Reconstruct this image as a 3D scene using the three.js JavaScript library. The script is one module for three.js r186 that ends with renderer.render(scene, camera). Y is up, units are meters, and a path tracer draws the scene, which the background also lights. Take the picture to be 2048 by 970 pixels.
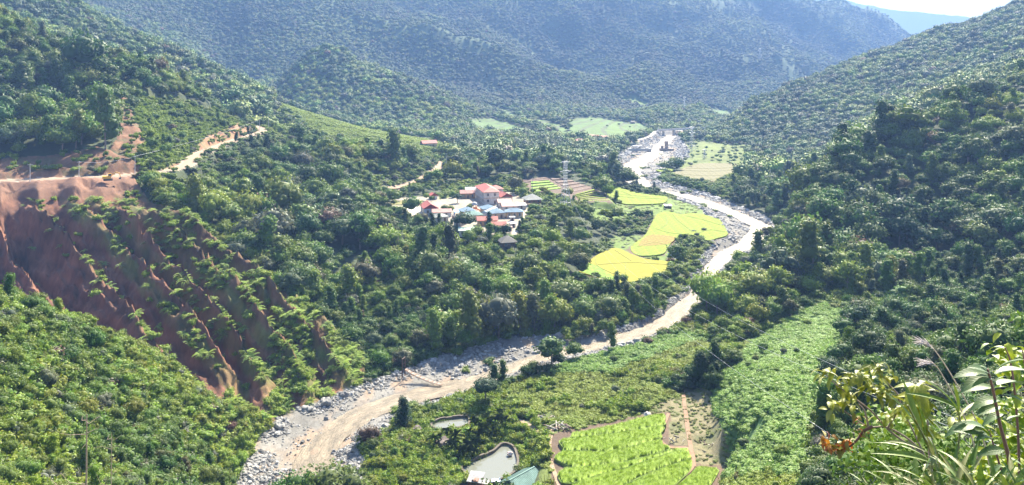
import * as THREE from 'three';
import { mergeGeometries } from 'three/addons/utils/BufferGeometryUtils.js';
import { ImprovedNoise } from 'three/addons/math/ImprovedNoise.js';

// ---------------------------------------------------------------- camera
// The eye is 100 m above the river, looking level across the valley with the lens shifted down.
const F = 1577, CX = 1024, Y0 = 130, EYE = 100;
const scene = new THREE.Scene();
const camera = new THREE.PerspectiveCamera(2 * Math.atan(840 / F) * 180 / Math.PI, 2048 / 1680, 0.3, 30000);
camera.setViewOffset(2048, 1680, 0, 840 - Y0, 2048, 970);
camera.position.set(0, EYE, 0);
camera.updateProjectionMatrix();
scene.add(camera);

// ---------------------------------------------------------------- sky
const SUN = new THREE.Vector3(0.22, 0.58, -0.78).normalize();
{
  const W = 512, H = 256, a = new Float32Array(W * H * 4);
  for (let j = 0; j < H; j++) for (let i = 0; i < W; i++) {
    const up = ((j + 0.5) / H - 0.5) * Math.PI, az = ((i + 0.5) / W - 0.5) * 2 * Math.PI;
    const y = Math.sin(up), c = Math.cos(az) * Math.cos(up) * SUN.x + y * SUN.y + Math.sin(az) * Math.cos(up) * SUN.z;
    const t = Math.exp(-Math.max(0, y) * 6.5), g = 0.5 * Math.pow(Math.max(0, c), 5);
    const k = (j * W + i) * 4;
    a[k] = 0.055 + 0.74 * t + g; a[k + 1] = 0.105 + 0.66 * t + g * 0.98; a[k + 2] = 0.22 + 0.58 * t + g * 0.92; a[k + 3] = 1;
  }
  const sky = new THREE.DataTexture(a, W, H, THREE.RGBAFormat, THREE.FloatType);
  sky.mapping = THREE.EquirectangularReflectionMapping; sky.magFilter = THREE.LinearFilter; sky.needsUpdate = true;
  scene.background = sky; scene.environment = sky;
}
// ---------------------------------------------------------------- sun, exposure, haze
const sun = new THREE.DirectionalLight(new THREE.Color(1, 0.91, 0.73), 5.0);
sun.position.copy(SUN).multiplyScalar(3000); sun.target.position.set(0, 0, -700);
sun.castShadow = true; sun.shadow.radius = 1.2; sun.shadow.mapSize.set(4096, 4096);
Object.assign(sun.shadow.camera, { left: -2500, right: 2500, top: 2500, bottom: -2500, near: 10, far: 9000 });
scene.add(sun, sun.target);
const renderer = new THREE.WebGLRenderer({ antialias: true });
renderer.toneMapping = THREE.LinearToneMapping;
renderer.toneMappingExposure = 4.2;
renderer.shadowMap.enabled = true;
scene.fog = new THREE.FogExp2(new THREE.Color(0.29, 0.51, 1.0), 0.00017);

// ---------------------------------------------------------------- helpers
function rnd(seed) { let s = seed >>> 0; return () => { s = (s + 0x6D2B79F5) >>> 0; let t = s; t = Math.imul(t ^ (t >>> 15), t | 1); t ^= t + Math.imul(t ^ (t >>> 7), t | 61); return ((t ^ (t >>> 14)) >>> 0) / 4294967296; }; }
const perlin = new ImprovedNoise();
const nz = (x, y, z = 0.37) => perlin.noise(x + 100, y + 100, z + 100);
const fbm = (x, y, o = 4, z = 0.37) => { let s = 0, a = 1, n = 0; for (let i = 0; i < o; i++) { s += a * nz(x, y, z + i * 7.3); n += a; a *= 0.5; x *= 2.03; y *= 2.03; } return s / n; };
const ridged = (x, y, o = 4, z = 0.37) => { let s = 0, a = 1, n = 0; for (let i = 0; i < o; i++) { s += a * (1 - Math.abs(nz(x, y, z + i * 5.1)) * 2); n += a; a *= 0.5; x *= 2.05; y *= 2.05; } return s / n; };
const clamp = (x, a = 0, b = 1) => Math.min(b, Math.max(a, x));
const sstep = (a, b, x) => { const t = clamp((x - a) / (b - a)); return t * t * (3 - 2 * t); };
const lerp = (a, b, t) => a + (b - a) * t;
const V = (x, y, z) => new THREE.Vector3(x, y, z);
const P3 = (px, py, d) => V((px - CX) * d / F, EYE - (py - Y0) * d / F, -d);          // the point seen at a pixel, at a distance
const atH = (px, py, h) => P3(px, py, (EYE - h) * F / (py - Y0));                      // the point seen at a pixel, at a height
const used = new Map();
function numbered(n) { const k = used.get(n) ?? 0; used.set(n, k + 1); return k ? n + '_' + String(k).padStart(3, '0') : n; }
function tag(o, label, category, group, kind) { if (label) o.userData.label = label; if (category) o.userData.category = category; if (group) o.userData.group = group; if (kind) o.userData.kind = kind; return o; }
function thing(name, label, category, pos, turn = 0, group) { const o = new THREE.Group(); o.name = numbered(name); if (pos) o.position.copy(pos); o.rotation.y = turn; scene.add(o); return tag(o, label, category, group); }
function part(name, geo, mat, parent) { const m = new THREE.Mesh(geo, mat); m.name = parent === scene ? numbered(name) : name; m.castShadow = m.receiveShadow = true; parent.add(m); return m; }
function std(r, g, b, rough = 0.9, extra = {}) { const m = new THREE.MeshStandardMaterial({ roughness: rough, metalness: 0, side: THREE.DoubleSide, ...extra }); m.color.setRGB(r, g, b); return m; }
function phys(r, g, b, rough = 0.9, extra = {}) { const m = new THREE.MeshPhysicalMaterial({ roughness: rough, metalness: 0, side: THREE.DoubleSide, ...extra }); m.color.setRGB(r, g, b); return m; }
function bare(g) { const o = g.index ? g.toNonIndexed() : g; for (const k of Object.keys(o.attributes)) if (!['position', 'normal', 'uv'].includes(k)) o.deleteAttribute(k); return o; }
const join = (list) => mergeGeometries(list.map(bare));
function box(w, h, l, x = 0, y = 0, z = 0, ry = 0) { const g = new THREE.BoxGeometry(w, h, l); g.rotateY(ry); g.translate(x, y, z); return g; }
function bar(a, b, r, n = 5, r2 = r) { const v = b.clone().sub(a), g = new THREE.CylinderGeometry(r2, r, v.length(), n); g.applyQuaternion(new THREE.Quaternion().setFromUnitVectors(V(0, 1, 0), v.clone().normalize())); g.translate((a.x + b.x) / 2, (a.y + b.y) / 2, (a.z + b.z) / 2); return g; }
function inPoly(p, x, y) { let c = false; for (let i = 0, j = p.length - 1; i < p.length; j = i++) { const a = p[i], b = p[j]; if ((a[1] > y) !== (b[1] > y) && x < (b[0] - a[0]) * (y - a[1]) / (b[1] - a[1]) + a[0]) c = !c; } return c; }
function segDist(p, x, y) { let m = 1e9, at = 0; for (let i = 0; i + 1 < p.length; i++) { const ax = p[i][0], ay = p[i][1], dx = p[i + 1][0] - ax, dy = p[i + 1][1] - ay, t = clamp(((x - ax) * dx + (y - ay) * dy) / (dx * dx + dy * dy + 1e-9)), d = Math.hypot(x - ax - t * dx, y - ay - t * dy); if (d < m) { m = d; at = i + t; } } return [m, at]; }
function noiseMap(seed, lo, hi, size = 512, cells = [8, 24, 80]) {                     // a tiling grey map of coarse and fine mottling
  const d = new Uint8Array(size * size * 4), r = rnd(seed), grids = cells.map((c) => { const g = new Float32Array(c * c); for (let i = 0; i < g.length; i++) g[i] = r(); return [c, g]; });
  for (let j = 0; j < size; j++) for (let i = 0; i < size; i++) {
    let s = 0, n = 0;
    grids.forEach(([c, g], k) => { const u = i / size * c, v = j / size * c, x = Math.floor(u), y = Math.floor(v), a = sstep(0, 1, u - x), b = sstep(0, 1, v - y), q = (p, o) => g[((o + c) % c) * c + (p + c) % c], w = 1 / (k * 0.5 + 1); s += w * lerp(lerp(q(x, y), q(x + 1, y), a), lerp(q(x, y + 1), q(x + 1, y + 1), a), b); n += w; });
    const v = clamp(lerp(lo, hi, clamp((s / n + (r() - 0.5) * 0.18 - 0.5) * 1.5 + 0.5))) * 255, k = (j * size + i) * 4;
    d[k] = d[k + 1] = d[k + 2] = v; d[k + 3] = 255;
  }
  const t = new THREE.DataTexture(d, size, size); t.wrapS = t.wrapT = THREE.RepeatWrapping; t.magFilter = THREE.LinearFilter; t.needsUpdate = true; return t;
}
// ---------------------------------------------------------------- terrain: control points, interpolated
const ctl = [];
function L(...pts) {                                                                   // a ridge, a foot or a slope line: (pixel x, pixel y, distance)
  pts.forEach((p, i) => {
    ctl.push(p);
    if (i + 1 < pts.length) { const q = pts[i + 1], n = Math.floor(Math.max(Math.abs(q[0] - p[0]) / 90, Math.abs(Math.log(q[2] / p[2])) / 0.2)); for (let k = 1; k <= n; k++) { const t = k / (n + 1); const d = p[2] * Math.pow(q[2] / p[2], t); ctl.push([lerp(p[0], q[0], t), lerp(p[1], q[1], t), d]); } }
  });
}
function G(h, ...pts) { L(...pts.map(([px, py]) => [px, py, (EYE - h) * F / (py - Y0)])); } // a level line on the ground
// river and its banks
const RIVER = [[590, 985, 15], [610, 905, 14], [655, 860, 14], [740, 822, 13], [850, 782, 13], [930, 750, 15], [1060, 712, 16], [1180, 696, 8], [1280, 672, 6.5], [1345, 640, 6], [1398, 592, 5.5], [1414, 555, 5.5], [1440, 520, 8], [1490, 482, 15], [1496, 452, 18], [1440, 418, 14], [1370, 392, 16], [1281, 368, 15], [1270, 345, 24], [1303, 318, 37], [1318, 300, 34], [1330, 282, 20], [1345, 270, 18], [1400, 262, 18]];
G(0.2, ...RIVER.map(([a, b]) => [a, b]));
// the near left spur, the camera's own hillside
L([-400, 500, 130], [-200, 560, 140], [0, 625, 150], [150, 660, 165], [300, 722, 180], [430, 795, 190], [535, 872, 200], [560, 930, 196]);
L([-400, 970, 90], [0, 985, 100], [300, 985, 130], [440, 975, 160], [545, 972, 186]);
L([-400, 780, 112], [0, 800, 122], [160, 830, 140], [330, 860, 158], [450, 900, 175]);
L([-400, 1150, 60], [0, 1170, 60], [300, 1150, 90], [600, 1150, 130], [760, 1060, 165]);
L([-400, 1300, 20], [0, 1350, 20], [500, 1400, 30], [1024, 1500, 30], [1500, 1400, 30], [1750, 1250, 30], [2048, 1100, 30], [2700, 900, 30]);
L([0, 1500, 6], [700, 1500, 6], [1400, 1300, 6], [1800, 1170, 6], [2048, 1120, 6], [2700, 1000, 6]);
L([0, 1500, 2], [1024, 1500, 2], [1700, 1300, 2], [2048, 1200, 2], [2700, 1200, 2]);
L([700, 1300, 100], [1024, 1300, 100], [1250, 1180, 120], [1450, 1100, 110], [1600, 985, 112], [1740, 985, 88], [1900, 920, 76], [2048, 870, 80], [2300, 800, 90], [2700, 700, 100]);
// the hidden gully behind the spur, then the landslide face
L([-400, 620, 215], [0, 665, 232], [150, 700, 236], [300, 760, 222], [430, 845, 211]);
L([-400, 400, 309], [0, 396, 309], [150, 386, 315], [250, 364, 335], [350, 352, 352]);
L([-400, 580, 270], [0, 565, 285], [100, 565, 280], [200, 565, 275], [300, 565, 272], [400, 625, 261], [500, 705, 245], [600, 785, 232]);
L([480, 830, 226], [560, 862, 217], [640, 825, 227], [700, 775, 242]);
L([690, 705, 262], [560, 605, 285], [450, 500, 310], [350, 425, 332]);
L([700, 735, 252], [600, 690, 258], [500, 610, 275], [400, 500, 300], [280, 420, 318]);
// the road bench, level at about 52 m, and the bend
G(52, [-400, 368], [0, 362], [200, 354], [290, 347], [335, 339], [362, 333], [380, 318], [415, 300], [470, 275], [515, 262]);
// hill A above the road
L([-400, -120, 450], [-200, -50, 460], [0, 45, 470], [70, 75, 485], [130, 100, 500], [260, 135, 530], [360, 190, 552], [460, 238, 575], [525, 262, 592]);
L([-400, 200, 380], [0, 210, 395], [130, 215, 415], [250, 210, 440], [330, 235, 470], [430, 262, 520]);
L([-300, 330, 345], [0, 330, 348], [120, 320, 352], [220, 305, 362], [290, 318, 362], [340, 322, 372]);
L([-400, 0, 640], [0, 110, 620], [260, 200, 660], [460, 262, 680], [560, 275, 660]);
// hill B, the next spur with the grassy crest
L([-400, -250, 900], [-100, -130, 920], [60, -40, 900], [150, 5, 880], [230, 68, 850], [300, 92, 830], [400, 140, 800], [540, 207, 760], [640, 238, 740], [760, 268, 720], [870, 296, 700]);
L([0, 40, 750], [150, 90, 760], [300, 180, 720], [420, 225, 690], [560, 262, 670], [680, 290, 640], [800, 312, 630]);
L([-300, -60, 1150], [60, 60, 1150], [300, 130, 1100], [420, 185, 1050], [560, 225, 1020], [740, 265, 950], [870, 280, 900]);
// the left bank below the road
L([500, 400, 400], [600, 400, 430], [700, 352, 500], [760, 340, 560], [860, 325, 620]);
L([430, 390, 385], [480, 345, 430], [540, 300, 520], [620, 290, 580], [700, 300, 600]);
L([560, 500, 345], [650, 500, 352], [800, 505, 370], [900, 490, 388], [1000, 510, 372], [1100, 505, 385]);
L([650, 610, 303], [800, 610, 308], [1000, 610, 308], [1150, 605, 324]);
L([700, 700, 270], [830, 697, 274], [1000, 674, 288], [1150, 650, 303], [1250, 610, 326], [1330, 585, 343]);
G(14, [770, 408], [850, 400], [950, 395], [1050, 395]); G(14, [790, 430], [900, 440], [1000, 452], [1040, 450]);
G(14.5, [800, 385], [880, 372]); 
L([1000, 500, 374], [1040, 470, 405], [1090, 440, 452], [1135, 422, 480], [1200, 450, 455], [1240, 475, 435]);
G(4, [1170, 540], [1250, 535], [1330, 530]); G(4, [1290, 490], [1350, 450], [1430, 455]); G(4, [1330, 415], [1250, 400], [1300, 395]);
G(3, [1300, 560], [1390, 500], [1400, 485]);
G(12.5, [1060, 372], [1120, 368], [1180, 378]); G(10, [1160, 395], [1205, 392]);
L([820, 358, 570], [900, 352, 590], [1000, 350, 592], [1100, 345, 610], [1190, 350, 615], [1225, 345, 650]);
L([880, 318, 690], [950, 312, 720], [1050, 318, 720], [1150, 322, 730], [1215, 325, 735]);
L([860, 270, 980], [900, 276, 880], [1000, 288, 840], [1100, 290, 880], [1180, 292, 900], [1240, 290, 930]);
L([1000, 258, 1120], [960, 246, 1230], [1075, 264, 1080], [1130, 260, 1120], [1220, 276, 1020], [1290, 262, 1140]);
L([1060, 236, 1320], [1130, 236, 1320], [1220, 240, 1340], [1300, 247, 1290]);
// knoll C
L([470, 225, 1250], [540, 188, 1290], [590, 140, 1300], [625, 108, 1300], [652, 100, 1300], [690, 108, 1300], [750, 135, 1300], [850, 172, 1280], [940, 216, 1250], [1000, 245, 1210]);
L([560, 250, 1080], [660, 220, 1120], [760, 240, 1080], [850, 258, 1050]);
L([640, 180, 1210], [750, 195, 1190], [860, 225, 1150]);
L([450, 190, 1500], [560, 170, 1480], [652, 130, 1480], [760, 160, 1480], [900, 205, 1480], [1000, 225, 1450]);
// the low knoll with the cut face beyond the far bridge
L([1240, 240, 1390], [1280, 226, 1400], [1330, 212, 1440], [1400, 215, 1450], [1450, 236, 1420]);
L([1290, 252, 1290], [1360, 254, 1280], [1440, 252, 1270]); L([1300, 228, 1640], [1400, 227, 1640], [1480, 232, 1600]);
// the mountain
L([-400, -80, 1500], [0, -20, 1400], [250, 60, 1400], [400, 120, 1400], [480, 150, 1400]);
L([-400, -110, 2200], [0, -80, 2000], [300, -20, 1800], [500, 40, 1750], [640, 75, 1760], [800, 110, 1800], [900, 165, 1640], [1050, 205, 1580]);
L([100, -75, 2500], [400, -50, 2050], [700, 0, 2100], [850, 20, 2150], [1000, 95, 2000], [1100, 150, 1850], [1200, 200, 1690]);
L([600, -60, 2600], [900, -50, 2500], [1000, 0, 2350], [1200, 95, 2200], [1300, 175, 1850]);
L([900, -64, 2800], [1200, -20, 2650], [1330, 60, 2450], [1400, 100, 2400], [1450, 185, 2000], [1480, 218, 1750]);
L([1200, -50, 3000], [1400, 0, 2900], [1500, 60, 2750], [1570, 140, 2400], [1600, 180, 2200]);
L([-700, -110, 2700], [0, -90, 2800], [600, -70, 2900], [1000, -64, 3100], [1300, -60, 3200], [1500, -36, 3280], [1610, 2, 3250], [1660, 22, 3300], [1700, 36, 3350], [1760, 48, 3420], [1825, 78, 3500], [1950, 126, 3650], [2150, 150, 3800], [2800, 140, 3900]);
L([1600, 100, 2850], [1680, 110, 2950], [1750, 150, 2750], [1850, 150, 2950], [2100, 160, 3000]);
L([-700, 40, 4600], [0, 40, 4700], [900, 60, 4800], [1610, 100, 5000], [1825, 128, 5000], [2300, 130, 5000], [2800, 130, 5000]);
L([-700, 100, 5900], [800, 110, 5900], [1600, 125, 5900], [2048, 126, 5900], [2800, 120, 5900]);
L([-700, 40, 7200], [700, 40, 7200], [1500, 10, 7200], [1640, 8, 7200], [1740, 24, 7200], [1850, 42, 7200], [2048, 50, 7200], [2800, 50, 7200]);
// the right bank plain and the right slopes
G(3, [1345, 348], [1400, 330], [1470, 333]); G(3, [1380, 362], [1425, 370], [1460, 352]);
G(3.5, [1400, 290], [1440, 285]); G(4, [1430, 305], [1478, 330], [1490, 375], [1520, 405], [1552, 436]);
L([1425, 272, 1090], [1500, 212, 1150], [1580, 178, 1175], [1660, 148, 1200], [1750, 112, 1225], [1830, 84, 1250], [1940, 45, 1275], [2048, 10, 1300], [2300, -80, 1350], [2800, -170, 1400]);
L([1500, 240, 1500], [1700, 205, 1700], [1900, 170, 1800], [2200, 70, 1900], [2700, -60, 1900]);
L([1470, 290, 960], [1520, 275, 975], [1600, 258, 955], [1700, 222, 955], [1850, 162, 980], [2048, 72, 1000], [2300, -40, 1020]);
L([2700, -120, 820], [2300, 0, 810], [2150, 70, 780], [2048, 118, 750], [1900, 172, 740], [1800, 222, 730], [1700, 282, 700], [1620, 345, 650], [1552, 415, 560]);
L([2300, 60, 900], [2048, 130, 880], [1900, 190, 850], [1800, 245, 820], [1680, 300, 790], [1580, 345, 760]);
L([2300, 120, 640], [2048, 198, 620], [1900, 255, 600], [1760, 318, 575], [1660, 380, 555], [1590, 440, 500]);
L([2700, 0, 560], [2300, 110, 520], [2150, 160, 495], [2048, 198, 480], [1950, 216, 475], [1850, 266, 470], [1760, 298, 460], [1690, 325, 450], [1640, 368, 445], [1590, 445, 430], [1500, 530, 398], [1420, 608, 342], [1368, 650, 308]);
L([2300, 300, 390], [2048, 400, 350], [1900, 405, 390], [1780, 420, 385], [1690, 455, 370], [1600, 520, 355], [1500, 590, 320], [1420, 640, 300]);
L([2300, 500, 280], [2048, 565, 278], [1900, 560, 310], [1800, 560, 318], [1700, 560, 320], [1600, 600, 305]);
L([2300, 620, 190], [2048, 705, 195], [1900, 640, 255], [1780, 640, 262], [1690, 640, 265], [1600, 660, 262], [1520, 670, 265]);
L([2048, 790, 130], [1900, 770, 145], [1800, 760, 155], [1700, 735, 178], [1620, 690, 225]);
// the vine slope, the bowl, the low ridge by the river
L([1600, 860, 146], [1540, 800, 170], [1480, 760, 205], [1430, 740, 228]); 
L([1640, 780, 165], [1580, 730, 200], [1530, 700, 235]);
L([1500, 930, 152], [1470, 880, 175], [1450, 830, 195]);
L([1200, 760, 240], [1290, 738, 244], [1380, 716, 249], [1480, 698, 251], [1530, 692, 250]);
L([1250, 705, 268], [1350, 690, 268], [1430, 680, 270]); G(4.5, [1080, 780], [1130, 760], [1220, 730]);
G(9.5, [1100, 900], [1140, 880], [1300, 850], [1420, 860], [1420, 920], [1250, 960], [1120, 960]);
L([1250, 810, 210], [1330, 790, 216], [1390, 780, 220], [1440, 800, 208]);
G(5, [880, 850], [960, 840], [1040, 870], [1080, 900]); G(4.5, [900, 960], [980, 930], [1040, 900], [1060, 970]);
G(3.5, [780, 940], [840, 860], [950, 800], [1000, 790]); L([900, 1100, 150], [1060, 1080, 150]);

// radial-linear interpolation of the sight angle over (bearing, log distance)
const K = 4.5, N = ctl.length, cu = new Float64Array(N), cv = new Float64Array(N), wt = (() => {
  for (let i = 0; i < N; i++) { cu[i] = ctl[i][0] / 100; cv[i] = K * Math.log(ctl[i][2]); }
  const A = new Array(N), smooth = 0.02;
  for (let i = 0; i < N; i++) { A[i] = new Float64Array(N + 1); for (let j = 0; j < N; j++) A[i][j] = -Math.hypot(cu[i] - cu[j], cv[i] - cv[j]); A[i][i] -= 0; A[i][i] += smooth; A[i][N] = ctl[i][1] - Y0; }
  for (let c = 0; c < N; c++) {
    let p = c; for (let r = c + 1; r < N; r++) if (Math.abs(A[r][c]) > Math.abs(A[p][c])) p = r;
    [A[c], A[p]] = [A[p], A[c]]; const R = A[c], inv = 1 / R[c];
    for (let r = c + 1; r < N; r++) { const Q = A[r], f = Q[c] * inv; if (f !== 0) for (let k = c; k <= N; k++) Q[k] -= f * R[k]; }
  }
  const x = new Float64Array(N); for (let r = N - 1; r >= 0; r--) { let s = A[r][N]; for (let k = r + 1; k < N; k++) s -= A[r][k] * x[k]; x[r] = s / A[r][r]; }
  return x;
})();
const drop = (px, d) => { const u = px / 100, v = K * Math.log(d); let s = 0; for (let i = 0; i < N; i++) { const a = u - cu[i], b = v - cv[i]; s -= wt[i] * Math.sqrt(a * a + b * b); } return s; };
const COLS = [], ROWS = [];
for (let p = -700; p < -60; p += 16) COLS.push(p);
for (let p = -60; p < 2110; p += 4) COLS.push(p);
for (let p = 2110; p <= 2800; p += 16) COLS.push(p);
for (let d = 1.5; d < 95; d *= 1.07) ROWS.push(d);
for (let d = 95; d < 620; d *= 1.0046) ROWS.push(d);
for (let d = 620; d < 1500; d *= 1.0062) ROWS.push(d);
for (let d = 1500; d < 4200; d *= 1.0105) ROWS.push(d);
for (let d = 4200; d < 7700; d *= 1.06) ROWS.push(d);
const NC = COLS.length, NR = ROWS.length, Hh = new Float32Array(NC * NR), Zn = new Uint8Array(NC * NR), Cr = new Float32Array(NC * NR * 3);
// ---------------------------------------------------------------- what grows or lies where
const FOREST = 0, SLIDE = 1, FIELD = 2, BED = 3, ROAD = 4, VILLAGE = 5, VINES = 6, GRASS = 7, BRUSH = 8, MOUNT = 9, SOIL = 10, LAWN = 11, SHRUBS = 12, POND = 13, STUBBLE = 14, TERRACE = 15;
const AREAS = [
  [BRUSH, 60, 215, [[-700, 400], [-100, 540], [0, 600], [150, 630], [300, 695], [430, 770], [560, 850], [560, 1500], [-700, 1500]]],
  [SLIDE, 215, 345, [[-700, 366], [0, 364], [150, 359], [258, 351], [300, 400], [400, 480], [470, 530], [570, 600], [650, 660], [735, 735], [720, 800], [560, 900], [400, 900], [-700, 760]]],
  [SHRUBS, 335, 620, [[270, 190], [330, 200], [470, 235], [500, 262], [440, 290], [380, 320], [350, 345], [285, 352], [262, 300]]],
  [SOIL, 340, 620, [[480, 245], [505, 262], [430, 298], [380, 322], [352, 342], [330, 335], [400, 285]]],
  [SOIL, 330, 420, [[-400, 335], [0, 322], [120, 312], [200, 300], [262, 322], [300, 345], [200, 356], [-400, 372]]],
  [SOIL, 330, 470, [[236, 188], [254, 190], [270, 240], [288, 285], [266, 322], [222, 304], [238, 262]]],
  [SOIL, 440, 600, [[88, 66], [130, 82], [180, 98], [224, 118], [215, 124], [170, 112], [110, 88]]],
  [SOIL, 500, 700, [[498, 243], [540, 246], [540, 262], [505, 262]]],
  [LAWN, 640, 900, [[545, 183], [640, 222], [760, 252], [885, 286], [885, 310], [760, 294], [640, 272], [550, 222]]],
  [VILLAGE, 380, 560, [[775, 400], [850, 392], [930, 380], [1000, 372], [1040, 395], [1062, 405], [1060, 425], [1035, 466], [985, 474], [930, 462], [850, 442], [785, 425]]],
  [VINES, 90, 285, [[1430, 1000], [1440, 900], [1425, 800], [1470, 745], [1560, 680], [1640, 630], [1700, 690], [1680, 770], [1655, 850], [1640, 900], [1610, 1000]]],
  [VINES, 180, 330, [[1450, 735], [1500, 680], [1570, 640], [1640, 605], [1700, 625], [1690, 700], [1600, 730]]],
  [VINES, 230, 300, [[1105, 735], [1250, 690], [1380, 668], [1440, 690], [1330, 735], [1200, 760], [1110, 765]]],
  [GRASS, 180, 300, [[960, 790], [1080, 745], [1210, 745], [1390, 690], [1500, 680], [1480, 720], [1380, 760], [1250, 800], [1200, 840], [1100, 860], [1000, 850], [960, 830]]],
  [GRASS, 60, 172, [[1040, 960], [1600, 960], [1600, 1700], [900, 1700]]],
  [STUBBLE, 150, 240, [[1240, 830], [1290, 800], [1360, 780], [1425, 780], [1432, 850], [1470, 905], [1440, 1010], [1300, 1010], [1290, 900], [1240, 850]]],
  [GRASS, 150, 260, [[1000, 840], [1120, 850], [1140, 880], [1110, 985], [1070, 985], [1085, 900], [1010, 860]]],
  [GRASS, 180, 262, [[960, 810], [1060, 760], [1230, 745], [1330, 770], [1360, 790], [1290, 815], [1240, 850], [1100, 880], [1010, 850]]],
  [POND, 150, 260, [[745, 880], [790, 800], [900, 790], [1010, 770], [1090, 850], [1100, 900], [1060, 1100], [700, 1100]]],
  [GRASS, 500, 800, [[880, 400], [880, 370], [1040, 345], [1060, 360], [1050, 385], [960, 380]]],
  [LAWN, 340, 470, [[1228, 472], [1280, 470], [1345, 498], [1350, 526], [1250, 506], [1215, 498]]],
  [LAWN, 400, 700, [[1180, 408], [1340, 404], [1430, 418], [1432, 440], [1290, 434], [1185, 440]]],
  [LAWN, 380, 620, [[1190, 420], [1330, 400], [1420, 400], [1430, 430], [1300, 430], [1240, 425]]],
  [GRASS, 600, 1300, [[1330, 300], [1390, 282], [1490, 290], [1500, 360], [1420, 385], [1290, 370], [1280, 340], [1370, 345]]],
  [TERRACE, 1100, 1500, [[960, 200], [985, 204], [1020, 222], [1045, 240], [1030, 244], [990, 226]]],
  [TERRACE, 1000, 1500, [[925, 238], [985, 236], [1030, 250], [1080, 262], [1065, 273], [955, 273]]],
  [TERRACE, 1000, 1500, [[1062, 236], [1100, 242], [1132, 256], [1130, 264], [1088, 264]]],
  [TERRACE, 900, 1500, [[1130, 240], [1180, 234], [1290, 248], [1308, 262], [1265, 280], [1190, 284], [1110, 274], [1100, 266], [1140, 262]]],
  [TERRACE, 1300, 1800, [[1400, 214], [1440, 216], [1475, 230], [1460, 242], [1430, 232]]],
  [LAWN, 1500, 2600, [[1270, 195], [1300, 210], [1290, 220], [1240, 200]]],
];
const WATER = [[595, 1000, 4], [618, 950, 3.6], [636, 905, 3.4], [672, 862, 3.3], [725, 828, 3.4], [800, 801, 3.6], [870, 783, 3.8], [940, 768, 3.4], [1000, 745, 1.6], [1080, 716, 1.6], [1180, 695, 2], [1260, 672, 3], [1335, 645, 4], [1370, 615, 4], [1400, 590, 3.6], [1413, 556, 3.4], [1442, 520, 4], [1495, 488, 6], [1528, 456, 6.5], [1490, 436, 5], [1430, 412, 5], [1372, 392, 5], [1300, 380, 6], [1272, 362, 9], [1258, 344, 10], [1278, 325, 9], [1302, 312, 8], [1318, 299, 7], [1330, 284, 6], [1344, 270, 6]];
const zoneOf = (px, py, d, x, z) => {
  const j = fbm(x / 30, z / 30, 3) * 14, jx = px + j * 300 / d * 1.2, jy = py + fbm(x / 25 + 9, z / 25, 2) * 8 * 300 / d;
  let k = d > 1350 || (d > 950 && px < 1300 && py < 232) ? MOUNT : FOREST;
  for (const [c, a, b, p] of AREAS) if (d > a && d < b && inPoly(p, jx, jy)) k = c;
  return k;
};
const mtn = (x, z) => ridged(x / 520 + z / 1100, z / 760 - x / 1800, 4);
const flat = (h, pts) => pts.map(([px, py]) => { const d = (EYE - h) * F / (py - Y0); return [(px - CX) * d / F, -d]; });   // outline of a level patch of ground
const line3 = (h, pts) => pts.map(([px, py, w]) => { const d = (EYE - h) * F / (py - Y0); return [(px - CX) * d / F, -d, w]; });
const RIV = line3(0, RIVER), WAT = line3(0.4, WATER);
// roads: centre line, half width
const spline = (pts, n = 8) => { const c = new THREE.CatmullRomCurve3(pts.map(([x, z]) => V(x, 0, z)), false, 'centripetal'); return c.getPoints(n * pts.length).map((p) => [p.x, p.z]); };
const ROAD_TOP = spline(flat(52, [[-560, 366], [-300, 363], [0, 361.5], [120, 357], [210, 353], [285, 347.5], [330, 341], [358, 336], [372, 331], [383, 318], [402, 306], [430, 296], [470, 281], [505, 270], [524, 263], [522, 257], [508, 252]]));
const ROAD_LOW = spline([[880, 322, 21], [879, 334, 20.5], [868, 343, 19.5], [840, 354, 19], [800, 371, 17.5], [770, 383, 16.5]].map(([a, b, h]) => flat(h, [[a, b]])[0]));
const PATH = spline(flat(14, [[1056, 420], [1047, 430], [1040, 443], [1034, 455], [1028, 468]]));
const ROAD_FAR = spline(flat(5, [[1235, 286], [1270, 281], [1295, 275], [1308, 266], [1316, 262.5], [1350, 262], [1400, 259], [1450, 253]]));
const TRAIL = spline(flat(3.5, [[1018, 842], [1040, 852], [1062, 866], [1078, 880], [1082, 893], [1077, 905]]));
const TRAIL_WOOD = spline([[888, 604, 7.8], [880, 622, 6.5], [872, 640, 5], [864, 655, 4], [858, 668, 3]].map(([a, b, h]) => flat(h, [[a, b]])[0]));
const TRACKS = [[ROAD_TOP, 3.4, 52], [ROAD_LOW, 2.6, null], [PATH, 1.1, null], [ROAD_FAR, 3.2, 5], [TRAIL, 0.7, null], [TRAIL_WOOD, 0.9, null]];
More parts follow.
